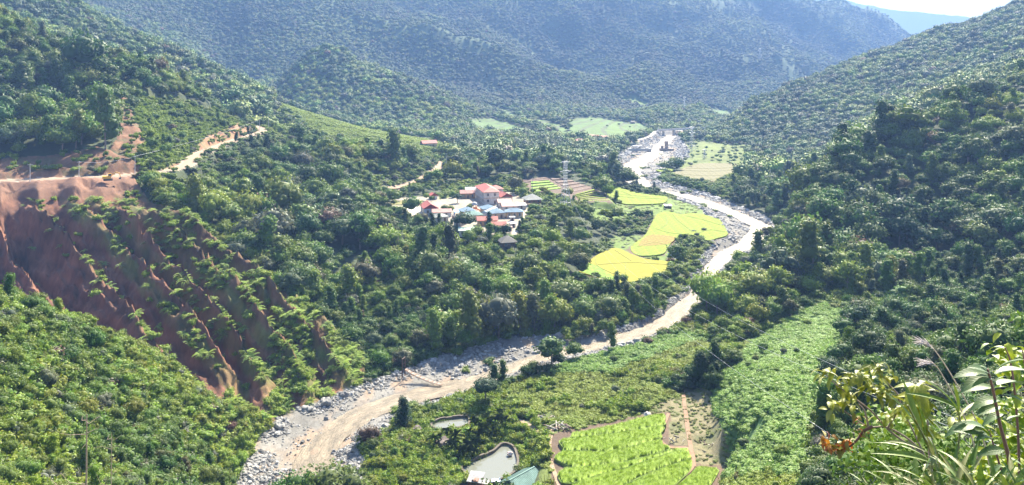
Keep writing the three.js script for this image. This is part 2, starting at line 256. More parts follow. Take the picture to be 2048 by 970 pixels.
// level fields: height, outline
const FIELDS = [
  ['yellow', 4, [[1158, 545], [1190, 515], [1222, 499], [1240, 500], [1262, 510], [1292, 520], [1338, 526], [1334, 548], [1290, 561], [1232, 570], [1205, 562], [1180, 552]]],
  ['lime', 4, [[1262, 495], [1292, 470], [1312, 432], [1332, 424], [1362, 430], [1392, 428], [1438, 440], [1456, 470], [1436, 478], [1415, 483], [1386, 472], [1352, 478], [1336, 496], [1326, 510], [1284, 514], [1266, 508]]],
  ['lime', 6, [[1204, 374], [1228, 372], [1262, 384], [1300, 391], [1334, 395], [1326, 408], [1252, 410], [1222, 398]]],
  ['strips', 13, [[1040, 362], [1085, 355], [1130, 358], [1186, 376], [1200, 385], [1222, 404], [1160, 402], [1125, 390], [1062, 384]]],
  ['stubble', 3, [[1345, 348], [1398, 328], [1478, 330], [1462, 350], [1428, 366], [1382, 360]]],
  ['gold', 4.5, [[1255, 500], [1262, 495], [1266, 508]]],
];
const near = (X, Y) => [1000 + X / 2.772, 620 + Y / 2.772];
const PADDY_H = 9;
const PADDIES = [
  [0.7, [[400, 692], [470, 681], [640, 645], [780, 606], [912, 585], [914, 620], [905, 645], [640, 688], [405, 713]]],
  [0.55, [[325, 730], [405, 719], [640, 694], [905, 651], [892, 690], [886, 722], [600, 790], [450, 784], [352, 786], [350, 770]]],
  [0.4, [[300, 826], [352, 792], [600, 796], [886, 728], [900, 752], [945, 777], [720, 842], [560, 868], [410, 880], [362, 862]]],
  [0.28, [[318, 915], [362, 886], [410, 886], [720, 848], [948, 783], [1000, 770], [1035, 773], [900, 812], [700, 882], [560, 918], [405, 966], [340, 962]]],
  [0.15, [[400, 1010], [410, 972], [560, 924], [700, 888], [900, 818], [1036, 779], [1050, 806], [1056, 830], [900, 882], [720, 962], [640, 1010]]],
  [0.05, [[680, 1010], [726, 966], [905, 887], [1056, 837], [1065, 866], [1050, 903], [975, 975], [950, 1010]]],
  [0, [[955, 1030], [1000, 965], [1050, 920], [1095, 879], [1180, 886], [1216, 896], [1160, 990], [1120, 1030]]],
].map(([dh, p]) => [PADDY_H + dh, p.map(([a, b]) => near(a, b))]);
const PONDS = [
  [4, [[922, 934], [950, 918], [985, 903], [1003, 888], [1018, 888], [1030, 898], [1036, 922], [1030, 944], [1000, 960], [960, 962], [935, 950]]],
  [4, [[862, 848], [880, 838], [930, 832], [938, 836], [936, 850], [905, 857], [872, 858]]],
];
const FLATS = [...FIELDS.map(([, h, p]) => [h, flat(h, p), FIELD]), [PADDY_H, flat(PADDY_H, [[1100, 872], [1140, 862], [1240, 840], [1335, 826], [1330, 890], [1380, 896], [1385, 930], [1440, 935], [1420, 1000], [1120, 1000], [1108, 950]]), FIELD], ...PONDS.map(([h, p]) => [h - 0.9, flat(h, p), FIELD]),
  [14, flat(14, [[770, 404], [850, 392], [930, 376], [1000, 368], [1045, 392], [1066, 405], [1062, 425], [1038, 462], [985, 470], [930, 462], [850, 442], [785, 428]]), null]];
const boxOf = (p, m) => [Math.min(...p.map((q) => q[0])) - m, Math.max(...p.map((q) => q[0])) + m, Math.min(...p.map((q) => q[1])) - m, Math.max(...p.map((q) => q[1])) + m];
for (const f of FLATS) f.push(boxOf(f[1], 12), [...f[1], f[1][0]]);
const gully = (px, py) => {                                                            // the ribs of the landslide: across 0 (left) to 1 (right), fanning down to the river
  const t = clamp((py - 380) / 400), Lx = lerp(20, 330, t), Rx = lerp(285, 735, Math.pow(t, 0.9));
  return (px - Lx) / (Rx - Lx);
};
const RIB = [-0.8, -0.36, 0.02, 0.34, 0.5, 0.73, 0.92, 1.12, 1.4];                                 // crest places
for (let r = 0; r < NR; r++) for (let c = 0; c < NC; c++) {
  const d = ROWS[r], px = COLS[c], x = (px - CX) * d / F, z = -d, i = r * NC + c;
  const e = drop(px, d), py = Y0 + e;
  let h = EYE - e * d / F, zone = zoneOf(px, py, d, x, z), rough = 1;
  if (zone === SLIDE) {
    const w = fbm(x / 34, z / 34, 3), a = gully(px + w * 34, py);
    let k = 0; while (k < RIB.length - 2 && a > RIB[k + 1]) k++;
    const t = clamp((a - RIB[k]) / (RIB[k + 1] - RIB[k]));
    const edge = sstep(0.0, 0.45, (py - 392) / 200) * sstep(345, 330, d) * sstep(1.25, 1.0, a) * (1 - 0.55 * sstep(640, 800, py));
    const saw = t < 0.3 ? 1 - Math.pow(t / 0.3, 0.8) : Math.pow((t - 0.3) / 0.7, 1.5);
    h += edge * (ridged(x / 7 + 5, z / 12, 3) * 1.1 + saw * (9.5 + 5 * nz(k * 3.3, py / 110, 5)) - 4.2 + ridged(a * 16 + w * 2, py / 190, 4) * 3.8 + fbm(x / 6, z / 6, 4) * 2.6 + Math.abs(nz(x / 2.6, z / 2.6)) * 1.9 + ridged(x / 3.6 + 9, z / 8, 2) * 0.9);
    h += sstep(0.2, 0.5, ridged(x / 13, z / 9, 2)) * 1.7 * sstep(357, 364, py) * sstep(400, 388, py) * sstep(305, 312, d);
    rough = 0.5;
  } else if (zone === MOUNT) {
    const s = (sstep(1450, 2100, d) + 0.12) * (d < 5000 ? 1 : 0.3);
    h += s * sstep(8, 60, h) * (mtn(x, z) * 120 - 55 + fbm(x / 70, z / 70, 3) * 10);
  } else if (zone === FOREST && d > 380) { h += sstep(20, 60, h) * (ridged(x / 150 + z / 420, z / 150, 3) * 15 - 7); }
  else if (zone === SOIL) h += ridged(x / 9, z / 9, 3) * 1.4;
  // river
  const [rd, at] = segDist(RIV, x, z), ri = Math.min(RIV.length - 2, Math.floor(at)), hw = lerp(RIV[ri][2], RIV[ri + 1][2], at - ri) + fbm(x / 14, z / 14, 2) * 4;
  if (rd < hw + 26) {
    const t = sstep(hw, hw + 5 + 12 * clamp((h - 4) / 20), rd), bed = 0.25 + fbm(x / 7, z / 7, 3) * 0.55 + 0.9 * sstep(hw * 0.55, hw, rd);
    const [wd, wa] = segDist(WAT, x, z), wi = Math.min(WAT.length - 2, Math.floor(wa)), ww = lerp(WAT[wi][2], WAT[wi + 1][2], wa - wi);
    if (rd < hw + 0.8) zone = BED;
    h = lerp(bed + 0.35 - (1.15 - 1.5 * Math.max(0, fbm(x / 6 + 30, z / 8, 3) + 0.05)) * sstep(ww + 2.5, ww - 1, wd), h, t); rough *= t;
  }
  // tracks
  for (const [line, w, lvl] of TRACKS) {
    const [dd] = segDist(line, x, z);
    if (dd < w + 5) { const target = lvl ?? null; if (target !== null) { const t = sstep(w + 0.6, w + 5, dd); h = lerp(target, h, t); rough *= t; } else rough *= sstep(w, w + 4, dd); if (dd < w + 0.5) zone = ROAD; }
  }
  for (const [lvl, poly, code, b, ring] of FLATS) if (x > b[0] && x < b[1] && z > b[2] && z < b[3]) {
    const ins = inPoly(poly, x, z), dd = ins ? 0 : segDist(ring, x, z)[0];
    if (dd < 8) { const t = sstep(0.6, 8, dd); h = lerp(lvl, h, t); rough *= t; if (code !== null && dd < 0.8) zone = code; }
  }
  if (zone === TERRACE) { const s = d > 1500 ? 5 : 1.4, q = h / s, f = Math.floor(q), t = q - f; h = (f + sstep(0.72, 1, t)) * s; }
  else if (zone !== BED && zone !== FIELD && zone !== ROAD) h += rough * (fbm(x / 26, z / 26, 4) * Math.min(3.2, 0.6 + d / 200) * sstep(15, 60, d) + fbm(x / 6, z / 6, 2) * 0.35 * sstep(8, 30, d));
  Hh[i] = h; Zn[i] = zone;
}

const find = (a, v) => { let lo = 0, hi = a.length - 1; while (hi - lo > 1) { const m = (lo + hi) >> 1; if (a[m] <= v) lo = m; else hi = m; } return lo; };
function groundAt(x, z) { const d = -z, px = CX + x * F / d, r = find(ROWS, d), c = find(COLS, px), u = clamp((px - COLS[c]) / (COLS[c + 1] - COLS[c])), v = clamp((d - ROWS[r]) / (ROWS[r + 1] - ROWS[r])), i = r * NC + c; return lerp(lerp(Hh[i], Hh[i + 1], u), lerp(Hh[i + NC], Hh[i + NC + 1], u), v); }
function zoneAt(x, z) { const d = -z, px = CX + x * F / d, r = find(ROWS, d), c = find(COLS, px); const rr = d - ROWS[r] < ROWS[r + 1] - d ? r : r + 1, cc = px - COLS[c] < COLS[c + 1] - px ? c : c + 1; return Zn[rr * NC + cc]; }
function slopeAt(x, z) { const e = 1.2 + -z * 0.004, a = groundAt(x + e, z) - groundAt(x - e, z), b = groundAt(x, z + e) - groundAt(x, z - e); return Math.hypot(a, b) / (2 * e); }
function onGround(px, py, d0 = 2, d1 = 9000) { let pd = d0; for (let d = d0; d < d1; d *= 1.004) { const x = (px - CX) * d / F, y = EYE - (py - Y0) * d / F; if (groundAt(x, -d) >= y) { let lo = pd, hi = d; for (let k = 0; k < 12; k++) { const m = (lo + hi) / 2; if (groundAt((px - CX) * m / F, -m) >= EYE - (py - Y0) * m / F) hi = m; else lo = m; } return V((px - CX) * hi / F, groundAt((px - CX) * hi / F, -hi), -hi); } pd = d; } return null; }
const seen = (x, y, z) => { const n = 60, d = Math.hypot(x, z); for (let k = 1; k < n; k++) { const t = Math.pow(0.02, 1 - k / n); if (t * d > d - 3) break; if (t * d < 6) continue; if (groundAt(x * t, z * t) > lerp(EYE, y, t)) return false; } return true; };
const pixel = (x, y, z) => [CX + x * F / -z, Y0 + (EYE - y) * F / -z];
// bare ground colours: what the ground itself is made of
const GROUND = { [FOREST]: [0.040, 0.058, 0.020], [SLIDE]: [0.168, 0.070, 0.036], [FIELD]: [0.13, 0.085, 0.055], [BED]: [0.20, 0.19, 0.17], [ROAD]: [0.42, 0.32, 0.24], [VILLAGE]: [0.30, 0.26, 0.20], [VINES]: [0.095, 0.18, 0.042], [GRASS]: [0.125, 0.165, 0.03], [BRUSH]: [0.045, 0.062, 0.02], [MOUNT]: [0.036, 0.072, 0.019], [SOIL]: [0.26, 0.125, 0.062], [LAWN]: [0.13, 0.20, 0.03], [SHRUBS]: [0.10, 0.12, 0.035], [POND]: [0.075, 0.09, 0.035], [STUBBLE]: [0.19, 0.165, 0.085], [TERRACE]: [0.085, 0.155, 0.024] };
{
  const pos = new Float32Array(NC * NR * 3), uv = new Float32Array(NC * NR * 2), idx = [];
  for (let r = 0; r < NR; r++) for (let c = 0; c < NC; c++) {
    const i = r * NC + c, d = ROWS[r], x = (COLS[c] - CX) * d / F;
    pos.set([x, Hh[i], -d], i * 3); uv.set([x / 9, d / 9], i * 2);
    const g = GROUND[Zn[i]], n = 1 + 0.55 * fbm(x / 17, d / 17, 3) + (Zn[i] === MOUNT ? 0.5 * fbm(x / 160, d / 160, 3) : 0);
    let m = [g[0] * n, g[1] * n, g[2] * n];
    if (Zn[i] === SLIDE) { const t = sstep(-0.1, 0.35, fbm(x / 11 + 4, d / 11, 3)) + 0.35 * Math.sin(Hh[i] * 1.3 + 3 * fbm(x / 14, d / 14, 3)) + 0.5 * nz(x / 2.2, d / 2.2); m = [m[0] * (0.75 + 0.55 * t), m[1] * (0.72 + 0.6 * t), m[2] * (0.7 + 0.65 * t)]; const px = COLS[c], py = Y0 + (EYE - Hh[i]) * F / d, w = fbm(x / 34, -d / 34, 3), a = gully(px + w * 34, py); let k = 0; while (k < RIB.length - 2 && a > RIB[k + 1]) k++; const s = clamp((a - RIB[k]) / (RIB[k + 1] - RIB[k])), v = (s < 0.42 ? 1 : s > 0.82 ? 0.8 : 0.25 * sstep(0.4, 0.8, a)) * sstep(0.0, 0.4, a) * lerp(0.45, 1, sstep(-0.15, 0.2, fbm(x / 9, d / 9 + 50, 2))); m = [lerp(m[0], 0.10 * n, v * 0.62), lerp(m[1], 0.165 * n, v * 0.62), lerp(m[2], 0.024 * n, v * 0.62)]; if (Hh[i] > 46.5) m = [0.20 * n, 0.10 * n, 0.058 * n]; }
    if (Zn[i] === SOIL || Zn[i] === STUBBLE) { const t = sstep(0.0, 0.25, fbm(x / 6 + 40, d / 6, 3)); const q = [0.10, 0.125, 0.04]; m = m.map((v, k) => lerp(v, q[k], t * 0.6)); }
    if (Zn[i] === BED) { const t = sstep(0.05, 0.3, fbm(x / 9 + 70, d / 22, 3)); m = [lerp(m[0], 0.29, t), lerp(m[1], 0.215, t), lerp(m[2], 0.15, t)]; }
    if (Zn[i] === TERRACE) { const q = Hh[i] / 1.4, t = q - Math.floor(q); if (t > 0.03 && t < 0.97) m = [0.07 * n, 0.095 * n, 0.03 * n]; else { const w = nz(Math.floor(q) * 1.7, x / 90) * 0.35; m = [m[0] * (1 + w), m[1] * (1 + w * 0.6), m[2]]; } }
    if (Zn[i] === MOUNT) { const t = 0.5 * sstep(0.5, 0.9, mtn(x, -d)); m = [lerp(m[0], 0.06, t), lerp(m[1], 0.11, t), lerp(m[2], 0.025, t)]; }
    if (Zn[i] === SOIL && COLS[c] < 300) m = m.map((v) => v * 0.7);
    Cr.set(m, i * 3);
    if (r + 1 < NR && c + 1 < NC) idx.push(i, i + 1, i + NC, i + 1, i + NC + 1, i + NC);
  }
  const g = new THREE.BufferGeometry();
  g.setAttribute('position', new THREE.BufferAttribute(pos, 3)); g.setAttribute('uv', new THREE.BufferAttribute(uv, 2)); g.setAttribute('color', new THREE.BufferAttribute(Cr, 3));
  g.setIndex(new THREE.BufferAttribute(new Uint32Array(idx), 1)); g.computeVertexNormals();
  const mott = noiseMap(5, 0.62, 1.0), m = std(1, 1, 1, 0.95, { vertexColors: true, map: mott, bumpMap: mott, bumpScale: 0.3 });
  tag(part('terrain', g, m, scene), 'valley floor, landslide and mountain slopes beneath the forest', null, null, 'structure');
}
// ---------------------------------------------------------------- water
const MUD = noiseMap(21, 0.25, 1.0, 512, [4, 16, 60]), GREY = noiseMap(31, 0.7, 1.0);
const WATER_MAT = std(0.36, 0.285, 0.19, 0.4, { map: MUD, bumpMap: MUD, bumpScale: 0.45 });
const KEEP_OUT = [];
// landmarks by which a tree or boulder can be found in the picture
const MARKS = [['the footbridge', 850, 752], ['the lone conical tree', 806, 830], ['the road bend', 520, 258], ['the lone stilt house', 1018, 487], ['the golden rice field', 1250, 535], ['the village pylon', 1131, 370], ['the woodland trail', 872, 640], ['the spur tip', 535, 890], ['the bare sapling', 172, 900], ['the weedy plot', 1400, 830], ['the reddish crown', 1868, 290], ['the grass plume', 1855, 690], ['the glossy shrub', 1985, 770], ['the larger pond', 985, 925], ['the smaller pond', 905, 845], ['the lime rice field', 1380, 455], ['the river bend', 1520, 450], ['the vine slope', 1600, 720], ['the excavator', 216, 357], ['the school block', 983, 395], ['the broken ford', 830, 808], ['the wooded island', 1230, 640], ['the red-leaved twig', 1690, 885], ['the large silvery tree', 490, 470], ['the ruined pier', 1331, 290]];
function whereBy(x, y, z) { const [a, b] = pixel(x, y, z); let m = null, q = 1e9; for (const k of MARKS) { const d = Math.hypot(a - k[1], b - k[2]); if (d < q) { q = d; m = k; } } const ang = Math.round(Math.atan2(b - m[2], a - m[1]) / (Math.PI / 4)), dir = { 0: 'right of', 1: 'below right of', 2: 'below', 3: 'below left of', 4: 'left of', '-1': 'above right of', '-2': 'above', '-3': 'above left of', '-4': 'left of' }[ang]; return `${q < 45 ? 'just ' : q > 120 ? 'well ' : ''}${dir} ${m[0]}`; }
const FLOW = (() => { const c = new THREE.CatmullRomCurve3(line3(0.4, WATER).map(([x, z]) => V(x, 0, z)), false, 'centripetal'); const n = 420; return Array.from({ length: n + 1 }, (_, i) => { const t = i / n, p = c.getPoint(t), k = t * (WATER.length - 1), a = Math.floor(Math.min(k, WATER.length - 2)); return [p.x, p.z, lerp(WATER[a][2], WATER[a + 1][2], k - a)]; }); })();
{
  const pos = [], uv = [], idx = []; let run = 0; const across = 8;
  FLOW.forEach(([x, z, w], i) => {
    const a = FLOW[Math.max(0, i - 1)], b = FLOW[Math.min(FLOW.length - 1, i + 1)], tx = b[0] - a[0], tz = b[1] - a[1], l = Math.hypot(tx, tz); if (i) run += Math.hypot(x - FLOW[i - 1][0], z - FLOW[i - 1][1]);
    const jl = 1 + 0.35 * nz(run / 9, 3), jr = 1 + 0.35 * nz(run / 9, 9);
    for (let k = 0; k <= across; k++) { const s = (k / across * 2 - 1) * (w + 1.5) * (k < across / 2 ? jl : jr); pos.push(x - tz / l * s, 0.42 + 0.10 * fbm(run / 2.2, s / 1.4, 3), z + tx / l * s); uv.push(s / 5, run / 16); if (i && k) { const q = i * (across + 1) + k; idx.push(q, q - 1, q - across - 1, q - 1, q - across - 2, q - across - 1); } }
  });
  const g = new THREE.BufferGeometry(); g.setAttribute('position', new THREE.Float32BufferAttribute(pos, 3)); g.setAttribute('uv', new THREE.Float32BufferAttribute(uv, 2)); g.setIndex(idx); g.computeVertexNormals();
  tag(part('river_water', g, WATER_MAT, scene), 'muddy tan river winding over its stony bed', null, null, 'structure');
}
function sheet(poly, y, thick, ground = false) {                                       // a level patch with a real edge
  const s = new THREE.Shape(poly.map(([x, z]) => new THREE.Vector2(x, -z))), g = new THREE.ExtrudeGeometry(s, { depth: thick, bevelEnabled: false }); g.rotateX(-Math.PI / 2); g.translate(0, y, 0);
  const p = g.attributes.position, uv = g.attributes.uv; for (let i = 0; i < p.count; i++) uv.setXY(i, p.getX(i) / 6, p.getZ(i) / 6); return g;
}
const round = (poly, n = 4) => { const c = new THREE.CatmullRomCurve3(poly.map(([x, z]) => V(x, 0, z)), true, 'catmullrom', 0.35); return c.getPoints(poly.length * n).slice(0, -1).map((p) => [p.x, p.z]); };
const POND_WATER = std(0.15, 0.155, 0.125, 0.08, { bumpMap: MUD, bumpScale: 0.004 });
PONDS.forEach(([h, p], i) => { const w = round(flat(h, p)); tag(part('pond_water', sheet(w, h - 0.5, 0.12), POND_WATER, scene), i ? 'small weedy fish pond nearer the river' : 'larger grey-green fish pond above the huts', null, null, 'structure');
  const bank = thing('pond_bank', i ? 'earth bank round the small weedy pond' : 'dark stone retaining bank round the larger fish pond', 'embankment', null); const ring = [...w, w[0]]; const gs = []; for (let k = 0; k + 1 < ring.length; k++) { const a = ring[k], b = ring[k + 1], y = h - 0.25 + 0.25 * nz(k * 0.7, i * 5), m = box(Math.hypot(b[0] - a[0], b[1] - a[1]) * 1.08, 1.1, 0.55, 0, 0, 0, -Math.atan2(b[1] - a[1], b[0] - a[0])); m.translate((a[0] + b[0]) / 2, y, (a[1] + b[1]) / 2); gs.push(m); } part('bank_wall', join(gs), std(0.12, 0.10, 0.075, 0.95, { bumpMap: GREY, bumpScale: 0.15 }), bank); });
// ---------------------------------------------------------------- fields
const cropMat = (r, g, b, seed) => { const t = noiseMap(seed, 0.42, 1.0, 256, [5, 18, 64]); return std(r, g, b, 0.95, { map: t, bumpMap: t, bumpScale: 0.25 }); };
const CROPS = { yellow: cropMat(0.32, 0.295, 0.010, 41), lime: cropMat(0.225, 0.30, 0.010, 42), gold: cropMat(0.265, 0.205, 0.03, 43), stubble: cropMat(0.20, 0.185, 0.085, 44), soil: cropMat(0.19, 0.13, 0.10, 45), green: cropMat(0.21, 0.36, 0.03, 46) };
const BUND = std(0.14, 0.17, 0.03, 0.95);
const bunds = (h, lines, parent) => part('bund', join(lines.map((l) => { const pts = spline(flat(h, l), 5), gs = []; for (let k = 0; k + 1 < pts.length; k++) { const a = pts[k], b = pts[k + 1], g = box(Math.hypot(b[0] - a[0], b[1] - a[1]) * 1.05, 0.3, 0.36, 0, 0, 0, -Math.atan2(b[1] - a[1], b[0] - a[0])); g.translate((a[0] + b[0]) / 2, h + 0.62, (a[1] + b[1]) / 2); gs.push(g); } return join(gs); })), BUND, parent);
const cropField = (name, label, h, p, mat, cat = 'rice field') => { const o = thing(name, label, cat, null); part('crop', sheet(round(flat(h, p), 3), h - 0.1, 0.75), mat, o); return o; };
{
  const f1 = cropField('rice_field', 'golden yellow rice field at the foot of the village slope', 4, FIELDS[0][2], CROPS.yellow);
  bunds(4, [[[1190, 517], [1196, 535], [1240, 556]], [[1196, 532], [1260, 528], [1336, 532]], [[1252, 528], [1250, 548]], [[1230, 503], [1262, 524]]], f1);
  part('crop_corner', sheet(flat(4, [[1160, 545], [1176, 528], [1193, 534], [1230, 557], [1228, 568], [1204, 560], [1180, 552]]), 4.2, 0.5), CROPS.green, f1);
  const f2 = cropField('rice_field', 'bright lime rice field inside the river bend with dark shrub patches', 4, FIELDS[1][2], CROPS.lime);
  bunds(4, [[[1345, 430], [1355, 442], [1375, 458], [1384, 466]], [[1312, 460], [1340, 468], [1384, 472]], [[1372, 434], [1400, 440], [1440, 452]], [[1392, 470], [1420, 462], [1450, 466]], [[1275, 496], [1310, 488], [1334, 492]], [[1330, 432], [1334, 448], [1318, 462]]], f2);
  part('crop_corner', sheet(round(flat(4, [[1288, 478], [1306, 471], [1352, 476], [1338, 490], [1300, 494], [1276, 494]]), 3), 4.2, 0.5), CROPS.gold, f2);
  const f3 = cropField('rice_field', 'lime rice field beside the upper river bank below the terraces', 6, FIELDS[2][2], CROPS.lime);
  bunds(6, [[[1208, 378], [1240, 384], [1262, 392]], [[1210, 384], [1240, 390], [1300, 396]], [[1216, 391], [1250, 396], [1330, 400]]], f3);
  const f5 = cropField('stubble_field', 'harvested olive-brown field across the upper river', 3, FIELDS[4][2], CROPS.stubble, 'field');
  bunds(3, [[[1352, 342], [1420, 344], [1466, 342]], [[1372, 338], [1430, 338], [1472, 336]], [[1362, 350], [1410, 353], [1452, 352]], [[1378, 358], [1420, 360], [1438, 358]]], f5);
  // narrow terraces on the shelf by the pylon
  const strip = (k, n, m, name, label, mat, u0, u1, A, B, C, D) => { for (let i = 0; i < n; i++) { const t0 = i / n + 0.04, t1 = (i + 1) / n - 0.06, e = (a, b, t) => [lerp(a[0], b[0], t), lerp(a[1], b[1], t)]; const q = [e(A, D, t0), e(B, C, t0), e(B, C, t1), e(A, D, t1)]; const P = flat(13, q), o = thing(name, label(i), 'field strip', null, 0, k); part('crop', sheet(P, 12.8, 0.9 - i * 0.12), mat, o); } };
  const nth = ['first', 'second', 'third', 'fourth', 'fifth', 'sixth', 'seventh'];
  strip('ploughed strips beside the pylon', 5, 0, 'ploughed_strip', (i) => `bare brown ploughed strip behind the pylon, ${nth[i]} from the top`, CROPS.soil, 0, 1, [1098, 357], [1128, 356], [1188, 377], [1150, 386]);
  strip('ploughed strips above the green strips', 2, 0, 'ploughed_strip', (i) => `bare brown ploughed strip left of the pylon, ${i ? 'lower' : 'upper'} of two`, CROPS.soil, 0, 1, [1042, 361], [1096, 355], [1098, 361], [1044, 366]);
  strip('green strips left of the pylon', 4, 0, 'rice_strip', (i) => `bright green rice strip left of the pylon, ${nth[i]} from the top`, CROPS.green, 0, 1, [1062, 364], [1096, 362], [1124, 378], [1064, 386]);
  strip('green strips right of the pylon', 6, 0, 'rice_strip', (i) => `yellow-green rice strip right of the pylon, ${nth[i]} from the top`, CROPS.lime, 0, 1, [1150, 390], [1186, 379], [1220, 402], [1160, 403]);
  const yard = cropField('sports_ground', 'dry yellow grass pitch left of the village', 13.6, [[782, 405], [800, 403], [843, 402], [846, 407], [820, 410], [785, 411]], cropMat(0.25, 0.23, 0.07, 47), 'pitch');
  tag(part('concrete_pad', sheet(flat(14, [[786, 413], [835, 411], [850, 418], [846, 431], [822, 430], [795, 421]]), 14.02, 0.12), std(0.55, 0.49, 0.40, 0.9, { map: GREY }), scene), 'pale concrete court beside the left red-roofed house', null, null, 'structure');
  const far = cropField('levelled_site', 'bare reddish levelled site below the far terraces', 7, [[1164, 271], [1176, 269], [1236, 275], [1232, 279], [1168, 275]], std(0.42, 0.20, 0.16, 0.95), 'field');
  const yel = cropField('rice_field', 'tiny yellow rice plot among the bushes on the far bank', 3, [[1312, 341], [1330, 338], [1348, 337], [1346, 343], [1325, 345]], CROPS.lime);
}
// near paddies: each strip a bed of soil carrying rows of rice
const RICE = (() => { const r = rnd(99), p = [], n = [], c = [], idx = []; for (let i = 0; i < 16; i++) { const a = r() * 6.283, q = 0.22 * Math.sqrt(r()), x = Math.cos(a) * q, z = Math.sin(a) * q, h = 0.5 + 0.35 * r(), lx = (r() - 0.5) * 0.3, lz = (r() - 0.5) * 0.3, k = p.length / 3, t = 0.75 + 0.5 * r(); p.push(x - 0.03, 0, z, x + 0.03, 0, z, x + lx, h, z + lz); for (let j = 0; j < 3; j++) { n.push(lx, 1, lz); c.push(t, t, t * 0.8); } idx.push(k, k + 1, k + 2); } const g = new THREE.BufferGeometry(); g.setAttribute('position', new THREE.Float32BufferAttribute(p, 3)); g.setAttribute('normal', new THREE.Float32BufferAttribute(n, 3)); g.setAttribute('color', new THREE.Float32BufferAttribute(c, 3)); g.setIndex(idx); return g; })();
{
  const r = rnd(55), riceMat = phys(0.30, 0.45, 0.016, 0.75, { vertexColors: true, transmission: 0.35, thickness: 0 }), bed = std(0.14, 0.20, 0.03, 0.95);
  const which = ['uppermost', 'second', 'third', 'fourth', 'fifth', 'sixth', 'lowest right'];
  PADDIES.forEach(([h, p], i) => {
    const W = flat(h, p), R = round(W, 3), o = thing('rice_paddy', `vivid lime-green rice paddy strip near the huts, ${which[i]} of seven`, 'rice paddy', null, 0, 'rice paddy strips by the huts');
    part('paddy_bed', sheet(R, PADDY_H - 0.2, h - PADDY_H + 0.45), bed, o);
    const b = boxOf(R, 0), spots = []; for (let x = b[0]; x < b[1]; x += 0.25) for (let z = b[2]; z < b[3]; z += 0.25) { const jx = x + (r() - 0.5) * 0.2, jz = z + (r() - 0.5) * 0.2; if (inPoly(R, jx, jz) && segDist([...R, R[0]], jx, jz)[0] > 0.42) spots.push([jx, jz]); }
    const im = new THREE.InstancedMesh(RICE, riceMat, spots.length), M = new THREE.Matrix4(), C = new THREE.Color(); im.name = 'rice'; im.userData.kind = 'stuff'; im.castShadow = im.receiveShadow = true;
    spots.forEach(([x, z], k) => { const s = 0.95 + 0.4 * r(), n = 0.4 * fbm(x / 5, z / 5, 3) + 0.08 * nz(x / 0.8 + z / 2, z / 0.9); M.makeRotationY(r() * 6.3).scale(V(s * 1.2, s * (0.95 + 0.3 * n), s * 1.2)).setPosition(x, h + 0.2, z); im.setMatrixAt(k, M); im.setColorAt(k, C.setRGB(0.95 + 0.35 * n, 0.98 + 0.2 * n, 0.7)); }); o.add(im);
  });
}
// ---------------------------------------------------------------- tracks
const DIRT = std(0.31, 0.22, 0.15, 0.95, { map: GREY, bumpMap: GREY, bumpScale: 0.08 }), PALE = std(0.44, 0.40, 0.35, 0.9, { map: GREY }), REDDIRT = std(0.27, 0.165, 0.105, 0.95, { map: GREY, bumpMap: GREY, bumpScale: 0.1 });
function ribbon(line, w, lift, at) { const pos = [], uv = [], idx = []; let run = 0; line.forEach(([x, z], i) => { const a = line[Math.max(0, i - 1)], b = line[Math.min(line.length - 1, i + 1)], tx = b[0] - a[0], tz = b[1] - a[1], l = Math.hypot(tx, tz) || 1; if (i) run += Math.hypot(x - a[0], z - a[1]); for (let k = 0; k <= 4; k++) { const s = (k / 2 - 1) * w * (1 + 0.12 * nz(run / 5, k)), X = x - tz / l * s, Z = z + tx / l * s; pos.push(X, (at ?? Math.max(groundAt(X, Z), groundAt(x, z) - 0.1)) + lift, Z); uv.push(s / 4, run / 4); if (i && k) { const q = i * 5 + k; idx.push(q, q - 1, q - 5, q - 1, q - 6, q - 5); } } }); const g = new THREE.BufferGeometry(); g.setAttribute('position', new THREE.Float32BufferAttribute(pos, 3)); g.setAttribute('uv', new THREE.Float32BufferAttribute(uv, 2)); g.setIndex(idx); g.computeVertexNormals(); return g; }
tag(part('dirt_road', ribbon(ROAD_TOP, 2.6, 0.08), DIRT, scene), 'pale dirt road along the landslide bench and round the bend', null, null, 'structure');
tag(part('village_road', ribbon(ROAD_LOW, 2.2, 0.25), DIRT, scene), 'pale dirt road descending to the village', null, null, 'structure');
tag(part('footpath', ribbon(PATH, 1.0, 0.15), PALE, scene), 'narrow concrete footpath right of the village', null, null, 'structure');
tag(part('footpath', ribbon(TRAIL, 0.6, 0.12), DIRT, scene), 'earth footpath curving past the ponds', null, null, 'structure');
tag(part('footpath', ribbon(TRAIL_WOOD, 0.8, 0.2), REDDIRT, scene), 'reddish trail through the wood above the footbridge', null, null, 'structure');
tag(part('valley_road', ribbon(ROAD_FAR, 3.0, 0.3), PALE, scene), 'pale road along the foot of the far knoll', null, null, 'structure');
{
  const edge = [[1106, 850], [1098, 905], [1112, 955], [1125, 985]].map(([a, b]) => [a, b]); tag(part('field_path', ribbon(spline(flat(9, edge)), 0.5, 0.12), DIRT, scene), 'stony path along the left edge of the rice paddies', null, null, 'structure');
  tag(part('field_path', ribbon(spline(flat(9.4, [[1366, 782], [1368, 800], [1372, 830], [1376, 860], [1382, 895], [1388, 930]])), 0.5, 0.15), REDDIRT, scene), 'red earth track down the middle of the weedy plot', null, null, 'structure');
  tag(part('field_path', ribbon(spline(flat(9.3, [[1337, 826], [1328, 850], [1322, 880], [1340, 893], [1376, 895], [1386, 930], [1350, 965], [1320, 1000]])), 0.42, 0.2), REDDIRT, scene), 'red earth bund along the right edge of the rice paddies', null, null, 'structure');
}
